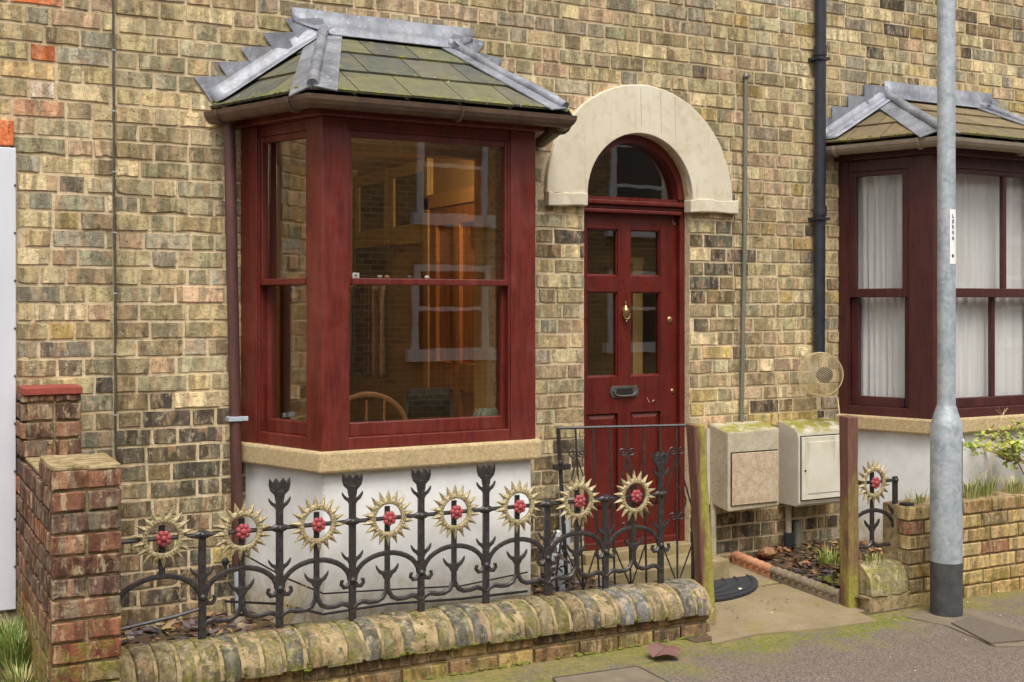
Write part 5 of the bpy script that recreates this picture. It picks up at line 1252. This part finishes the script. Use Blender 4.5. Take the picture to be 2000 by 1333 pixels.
# bare twig in front of the white plinth
tw = MB(); A_ = PY(1940, 985, -.8); tw.tube([A_, PY(1935, 910, -.78), PY(1945, 860, -.76), PY(1958, 815, -.74)], [.004, .003, .003, .002], 5); tw.tube([PY(1885, 965, -.8), PY(1915, 930, -.78), PY(1934, 915, -.78)], .0018, 5)
for i in range(10): tw.tube([PY(1958, 812, -.74), PY(1958+rnd(-14, 14), 812+rnd(-18, 8), -.74)], .0012, 4)
for px in (1890, 1900): tw.tube([PY(px, 905, -.8), PY(px+22, 868, -.78)], .001, 4)
tag(tw.build('bare_twig', 'wire'), 'thin bare dry twig standing before the white plinth right of the lamp', 'twig')
# dark potted plant remains, grey bottle and cable by the bay foot
q = PY(1083, 1065, -.3); bt = thing('plastic_bottle', (q.x, -.33, .15), 'pale grey plastic container behind the railing near the gate', 'container'); mb = MB(); mb.lathe([(.05, 0), (.055, .02), (.055, .2), (.045, .25), (.02, .27), (.018, .3)], (q.x, -.33, .15), 18); mb.build('body', 'pipe_pale', bt, smooth=True); mb = MB(); mb.lathe([(.022, .3), (.022, .325), (.01, .33)], (q.x, -.33, .15), 14); mb.build('cap', 'plastic_white', bt)
q = PY(1112, 1090, -.1); mb = MB(); mb.tube([(q.x, -.06, .1), (q.x-.01, -.06, .66)], .03, 14); tag(mb.build('waste_pipe', 'pipe_pale', smooth=True), 'pale grey waste pipe against the wall left of the doorstep', 'pipe')
mb = MB()
for i in range(70): mb.cc = jcol(random.choice([C(60, 52, 48), C(84, 70, 60), C(48, 44, 40)]), .2); b_ = Vector((rnd(-.12, .06), rnd(-.62, -.45), rnd(.2, .48))); leafpoly(mb, b_, (rnd(-1, 1), rnd(-1, 1), rnd(-1, .6)), (0, -.5, 1), rnd(.03, .06), rnd(.015, .03), .8)
mb.cc = C(60, 50, 40); mb.tube([(-.02, -.54, .15), (-.04, -.55, .3), (0, -.54, .5)], .006, 6); tag(mb.build('dead_plant', 'leaf'), 'dark withered plant behind the railing at the right end of the bay', 'plant')
mb = MB(); pts = [PY(470, 1080, -.12), PY(560, 1130, -.585), PY(632, 1160, -.60), PY(760, 1152, -.585), PY(900, 1145, -.585), PY(1030, 1118, -.585)]; mb.tube(pts, .004, 6); tag(mb.build('plinth_cable', 'cable_black', smooth=True), 'upper black cable sagging across the white plinth behind the railing', 'cable', 'cables across the plinth')
mb = MB(); pts = [PY(440, 1175, -.05), PY(545, 1180, -.5), PY(632, 1200, -.59), PY(760, 1180, -.585), PY(900, 1170, -.585), PY(1030, 1155, -.585)]; mb.tube(pts, .006, 6); tag(mb.build('plinth_cable', 'cable_black', smooth=True), 'lower thicker black cable along the foot of the white plinth', 'cable', 'cables across the plinth')
mb = MB(); q = PY(440, 1098, -.05); mb.ball(q, .018, (1, .6, 1.2)); mb.tube([q, q+Vector((.0, -.01, -.07))], .008, 6); tag(mb.build('tap_head', 'cable_black', smooth=True), 'small black tap head on the brick wall left of the pale pipe', 'tap')
# ------------------------------------------------------------------ rooms behind the glass
RX0, RX1, RYB, RZ0, RZ1 = -2.03, .335, 3.2, .3, 2.72
def shell(x0, x1, y0, y1, z0, z1, wallm, ceilm, floorm, parent):
    mb = MB(); t = .05
    mb.box(x0-t, x0, y0, y1, z0, z1); mb.box(x1, x1+t, y0, y1, z0, z1); mb.box(x0-t, x1+t, y1, y1+t, z0, z1); mb.build('inner_wall', wallm, parent)
    mb = MB(); mb.box(x0-t, x1+t, y0, y1+t, z1, z1+t); mb.build('ceiling', ceilm, parent)
    mb = MB(); mb.box(x0-t, x1+t, y0, y1+t, z0-t, z0); mb.build('floor', floorm, parent)
shell(RX0, RX1, .241, RYB, RZ0, RZ1, 'wall_ochre', 'ceiling_cream', 'floor_dark', main)
shell(.40, 1.30, .241, 2.6, .24, 2.72, 'wall_ochre', 'ceiling_cream', 'floor_dark', main)
shell(NBSH+RX0, NBSH+RX1, .241, 2.6, RZ0, RZ1, 'wall_dark', 'ceiling_cream', 'floor_dark', nbr)
mb = MB(); b_ = [(-1.40, -.02), (-1.2, -.44), (-.245, -.44), (-.045, -.02)]
mb.prism([(x, y, .86) for x, y in b_+[(-.045, .24), (-1.40, .24)]], (0, 0, .12)); mb.build('window_board', 'pine_pale', main)
# pine trim round the inside of the bay opening
mb = MB(); mb.box(-1.42, -1.37, .2, .3, 1.0, 2.5); mb.box(-.075, -.03, .2, .3, 1.0, 2.5); mb.box(-1.42, -.03, .2, .3, 2.46, 2.55); mb.build('inner_architrave', 'pine_pale', main)
def W(px, py): return PX(px, py, RX1)      # a point of the room's right hand wall seen through the front pane
def wbox(mb, px0, py0, px1, py1, d0, d1):
    a, b = W(px0, py0), W(px1, py1); y0, y1 = sorted((a.y, b.y)); z0, z1 = sorted((a.z, b.z)); mb.box(RX1-d1, RX1-d0, y0, y1, z0, z1)
def ybox(mb, y0, y1, z0, z1, d0, d1): mb.box(RX1-d1, RX1-d0, y0, y1, z0, z1)
# pine door in that wall
ya_, yb_ = W(962, 600).y, W(852, 600).y; zt_ = W(905, 402).z
pd = thing('pine_door', (RX1-.03, (ya_+yb_)/2, RZ0), 'orange pine panelled door inside the room behind the bay window', 'door')
mb = MB(); w_ = yb_-ya_; st_w = .11
for y0, y1 in ((ya_, ya_+st_w), (ya_+w_/2-.05, ya_+w_/2+.05), (yb_-st_w, yb_)): ybox(mb, y0, y1, RZ0, zt_, .01, .05)
for z0, z1 in ((RZ0, .55), (1.1, 1.28), (zt_-.12, zt_)):
    ybox(mb, ya_, yb_, z0, z1, .011, .049)
mb.build('door_frame', 'pine', pd, bevel=.004)
mb = MB(); ybox(mb, ya_, yb_, RZ0, zt_, .005, .025); mb.build('panel', 'pine', pd)
hp = W(944, 450); mb = MB(); mb.box(RX1-.06, RX1-.045, hp.y-.03, hp.y+.03, hp.z-.06, hp.z+.06); mb.build('hinge', 'brass', pd)
mb = MB(); ybox(mb, ya_-.1, ya_-.005, RZ0, zt_+.08, .004, .06); ybox(mb, yb_+.005, yb_+.08, RZ0, zt_+.08, .004, .06); ybox(mb, ya_-.1, yb_+.08, zt_+.005, zt_+.1, .004, .06); mb.build('architrave', 'pine_pale', pd)
# cream cupboard with dark panes
cb_ = thing('wall_cupboard', (RX1-.1, 2.5, 1.7), 'cream framed wall cupboard with dark panes inside the bay window room', 'cupboard')
cy0, cy1 = W(846, 400).y, 3.15; cz0, cz1 = W(800, 478).z, W(800, 322).z
mb = MB(); ybox(mb, cy0, cy1, cz0, cz1, .0, .02); mb.build('carcass', 'cabinet_cream', cb_)
cm = (cy0+cy1)/2
for y0, y1 in ((cy0+.0, cm-.01), (cm+.01, cy1)):
    mb = MB(); e_ = .085
    ybox(mb, y0, y0+e_, cz0, cz1, .021, .045); ybox(mb, y1-e_, y1, cz0, cz1, .021, .045); ybox(mb, y0+e_, y1-e_, cz0, cz0+e_*1.6, .021, .045); ybox(mb, y0+e_, y1-e_, cz1-e_, cz1, .021, .045)
    d_ = mb.build('cupboard_door', 'cabinet_cream', cb_, bevel=.004)
    mb = MB(); ybox(mb, y0+e_, y1-e_, cz0+e_*1.6, cz1-e_, .0205, .028); mb.build('pane', 'wall_dark', d_)
# shelf niche and hanging clothes
mb = MB(); ybox(mb, cm+.02, 3.1, W(740, 535).z, W(740, 482).z, .002, .05); tag(mb.build('wall_niche', 'floor_dark'), 'dark shelf niche below the cream cupboard in the room', 'shelf')
names = [('cloth_white', 'white garment hanging leftmost on the wall of the bay window room'), ('cloth_purple', 'purple garment hanging beside the white one in the room'), ('cloth_brown', 'brown strap hanging between the purple and pink garments'), ('cloth_pink', 'pale pink garment hanging right of the purple one')]
for (mt_, lab), (pa, pb_) in zip(names, ((692, 712), (713, 734), (735, 748), (749, 772))):
    y0, y1 = W(pb_, 600).y, W(pa, 600).y; zt1, zb1 = W(700, 560).z, W(700, 728).z; mb = MB(); n = 10; v = []
    for i in range(n+1):
        t_ = i/n
        for j in range(9):
            q = j/8; v.append((RX1-.08-.03*math.sin(t_*9+j*.3)-.02*q, y0+(y1-y0)*(t_+.03*math.sin(j*1.1+i)), zt1+(zb1-zt1)*q))
    mb.add(v, [(i*9+j, (i+1)*9+j, (i+1)*9+j+1, i*9+j+1) for i in range(n) for j in range(8)])
    o = mb.build('hanging_garment', mt_, smooth=True); o.modifiers.new('thick', 'SOLIDIFY').thickness = .012; tag(o, lab, 'garment', 'garments hanging in the room')
# chairs near the window
cp = PY(838, 785, .45); ch = thing('chair', (cp.x, .45, RZ0), 'black canvas backed chair seen through the lower bay window pane', 'chair', 'chairs inside the bay window')
mb = MB(); n = 8; v = []
for i in range(n+1):
    for z_ in (cp.z-.09, cp.z+.075): v.append((cp.x-.13+.26*i/n, .45+.03*math.cos((i/n-.5)*3), z_))
mb.add(v, [(2*i, 2*i+2, 2*i+3, 2*i+1) for i in range(n)]); o = mb.build('backrest', 'canvas_black', ch, smooth=True); o.modifiers.new('thick', 'SOLIDIFY').thickness = .01
mb = MB(); mb.box(cp.x-.2, cp.x+.2, .47, .9, .74, .78); mb.build('seat', 'canvas_black', ch)
for dx in (-.17, .17):
    for y_ in (.48, .88): mb = MB(); mb.tube([(cp.x+dx, y_, RZ0), (cp.x+dx*.8, y_-.03, cp.z if y_ < .6 else .75)], .012, 8); mb.build('leg', 'steel_dark', ch)
cp = PY(716, 800, .2); ch = thing('chair', (cp.x, .2, RZ0), 'bentwood hoop backed chair at the lower left of the bay window pane', 'chair', 'chairs inside the bay window')
mb = MB(); mb.tube([(cp.x+.23*math.cos(math.pi*i/16), .2, cp.z-.12+.2*math.sin(math.pi*i/16)) for i in range(17)], .014, 10); mb.build('hoop', 'bentwood', ch, smooth=True)
mb = MB(); mb.lathe([(.2, .72), (.2, .75)], (cp.x, .4, 0), 20); mb.build('seat', 'bentwood', ch)
for a_ in (.8, 2.4, 3.9, 5.5): mb = MB(); mb.tube([(cp.x+.16*math.cos(a_), .4+.16*math.sin(a_), .72), (cp.x+.2*math.cos(a_), .4+.2*math.sin(a_), RZ0)], .014, 8); mb.build('leg', 'bentwood', ch)
for i in (-1, 0, 1): mb = MB(); mb.tube([(cp.x+i*.1, .22, .74), (cp.x+i*.1, .2, cp.z+.05)], .007, 6); mb.build('spindle', 'bentwood', ch)
# pot plant, on the window board
pp = PY(952, 795, -.33); pot = thing('pot_plant', (pp.x, -.33, .98), 'grey green trailing plant in a dark pot on the bay window board', 'plant')
mb = MB(); mb.lathe([(.045, 0), (.06, .1), (.064, .105)], (pp.x, -.33, .98), 18); mb.build('pot', 'canvas_black', pot, smooth=True)
mb = MB()
for i in range(90):
    a_ = rnd(0, 6.28); r_ = rnd(.01, .06); mb.tube([(pp.x+r_*.5*math.cos(a_), -.33+r_*.5*math.sin(a_), 1.08), (pp.x+r_*math.cos(a_), -.33+r_*math.sin(a_), 1.115+rnd(0, .02)), (pp.x+(r_+.025)*math.cos(a_), -.33+(r_+.025)*math.sin(a_), 1.07-rnd(0, .06))], .0022, 4)
mb.build('foliage', 'plant_grey', pot)
# little things standing on the meeting rail
f1 = mfac[1]; zt_m = 1.7765
def onrail(px): return f1.P(f1.u(px, .068), zt_m, .068)
p = onrail(694); dm = thing('matchbox', p, 'tiny white box with a black dot on the window rail', 'box'); mb = MB(); mb.box(p.x-.017, p.x+.017, p.y-.008, p.y+.008, p.z, p.z+.024); mb.build('box', 'plastic_white', dm, bevel=.002); mb = MB(); mb.ball(p+Vector((0, -.009, .012)), .004); mb.build('dot', 'ink', dm)
for px, mt_, lab in ((742, 'cloth_pink', 'small pink ornament on the window rail, left of the pair'), (756, 'terracotta', 'small orange ornament on the window rail, right of the pair'), (800, 'steel_dark', 'small dark ornament on the middle of the window rail'), (834, 'plastic_white', 'small white shell on the right part of the window rail')):
    p = onrail(px); mb = MB(); mb.ball(p+Vector((0, 0, .007)), .011, (1.2, .7, .8)); tag(mb.build('ornament', mt_, smooth=True), lab, 'ornament', 'ornaments on the window rail')
# pendant lamp with small lit bulbs
lc = PY(954, 296, .35); pl_ = thing('pendant_lamp', (lc.x, lc.y, lc.z), 'small lit pendant lamp high in the bay window room', 'lamp')
mb = MB(); mb.tube([(lc.x, lc.y, RZ1), (lc.x, lc.y, lc.z)], .006, 6)
for i in range(4): a_ = i*1.57+.5; mb.tube([lc, lc+Vector((.05*math.cos(a_), .05*math.sin(a_), .0))], .004, 6)
mb.build('arms', 'brass', pl_)
for i in range(4): a_ = i*1.57+.5; mb = MB(); mb.ball(lc+Vector((.05*math.cos(a_), .05*math.sin(a_), .012-.03*(i % 2))), .006); mb.build('bulb', 'bulb', pl_)
pl2 = bpy.data.lights.new('bulb_light', 'POINT'); pl2.energy = 14; pl2.color = (1, .8, .56); pl2.shadow_soft_size = .012; plo = bpy.data.objects.new('bulb_light', pl2); COL.objects.link(plo); plo.parent = pl_; plo.location = (0, 0, -.06)
# picture on the back wall, seen through the side pane
for (py0, py1, lab) in ((444, 532, 'dark framed picture on the back wall seen through the upper side pane'), (556, 590, 'small framed picture on the back wall seen through the lower side pane')):
    a, b = PY(552, py0, RYB), PY(585, py1, RYB); pc = thing('picture', ((a.x+b.x)/2, RYB-.02, b.z), lab, 'picture', 'pictures on the back wall'); mb = MB(); mb.box(a.x, b.x, RYB-.03, RYB-.005, b.z, a.z); mb.build('frame', 'floor_dark', pc); mb = MB(); mb.box(a.x+.02, b.x-.02, RYB-.034, RYB-.03, b.z+.03, (a.z+b.z)/2); mb.build('print', 'pine_pale', pc)
a = PY(548, 600, RYB); b = PY(562, 600, RYB); mb = MB(); mb.box(a.x, b.x, RYB-.06, RYB-.002, RZ0, RZ1); mb.build('door_post', 'wall_dark', main)
# hall: pine stair side seen through the right hand door panes
mb = MB(); mb.box(.99, 1.06, .3, 1.6, .24, 1.9); mb.box(.97, 1.07, .3, 1.6, 1.9, 1.94); tag(mb.build('stair_panel', 'pine_pale'), 'pale pine boarding in the hall seen through the door panes', 'panelling')
# net curtains of the right house
for f, (u0, u1), lab in ((nfac[0], nops[0], 'white net curtain in the side pane of the maroon bay'), (nfac[1], nops[1], 'white net curtain across the front pane of the maroon bay')):
    mb = MB(); n = 90; v = []; ph = rnd(0, 6)
    for i in range(n+1):
        u_ = u0-.02+(u1-u0+.04)*i/n
        for j in range(7):
            z_ = .99+1.5*j/6; amp = .011*(.6+.4*math.sin(i*.21+ph)); v.append(f.P(u_+.004*math.sin(j+i*.3), z_, .125+amp*math.sin(i*.75+.4*math.sin(i*.17)+j*.12)))
    mb.add(v, [(i*7+j, (i+1)*7+j, (i+1)*7+j+1, i*7+j+1) for i in range(n) for j in range(6)])
    tag(mb.build('net_curtain', 'curtain', smooth=True), lab, 'curtain', 'net curtains in the maroon bay')

# ------------------------------------------------------------------ houses across the street (seen mirrored in the panes)
OY = -11.6
opp = thing('terraced_house', (4, OY, 0), 'plain brick terrace across the street, mirrored in the window panes', 'house', 'houses across the street')
mb = MB(); mb.box(-14, 20, OY-7, OY, -.12, 5.3); mb.build('wall', 'far_brick', opp)
mb = MB(); mb.prism([(-14.2, OY+.25, 5.25), (-14.2, OY-7.2, 5.25), (-14.2, OY-3.5, 7.6)], (34.4, 0, 0)); mb.build('roof', 'far_slate', opp)
def owin(x0, x1, z0, z1):
    mb = MB(); e_ = .1; y0, y1 = OY+.002, OY+.06
    mb.box(x0, x0+e_, y0, y1, z0, z1); mb.box(x1-e_, x1, y0, y1, z0, z1); mb.box(x0+e_, x1-e_, y0, y1, z1-e_, z1); mb.box(x0+e_, x1-e_, y0, y1-.01, (z0+z1)/2-.03, (z0+z1)/2+.03); mb.box(x0-.1, x1+.1, y0, y1+.08, z0-.12, z0+.06)
    wn = mb.build('window', 'white_paint', opp); mb = MB(); mb.box(x0+e_, x1-e_, y0-.001, y0+.01, z0, z1); mb.build('pane', 'dark_pane', wn)
for k in range(-3, 4):
    X_ = 4.02+4.2*k
    owin(X_, X_+1.15, 2.95, 4.5); owin(X_-.05, X_+1.2, .95, 2.25)
    if k % 2 == 0 or True:
        mb = MB(); mb.box(X_+2.1, X_+3.0, OY+.002, OY+.05, -.1, 2.1); mb.build('door', 'white_paint', opp)
mb = MB(); mb.box(-14, 20, OY+.001, OY+2.2, -.13, -.0); struct(mb.build('far_pavement', 'asphalt_patch'))
# @@NEXT
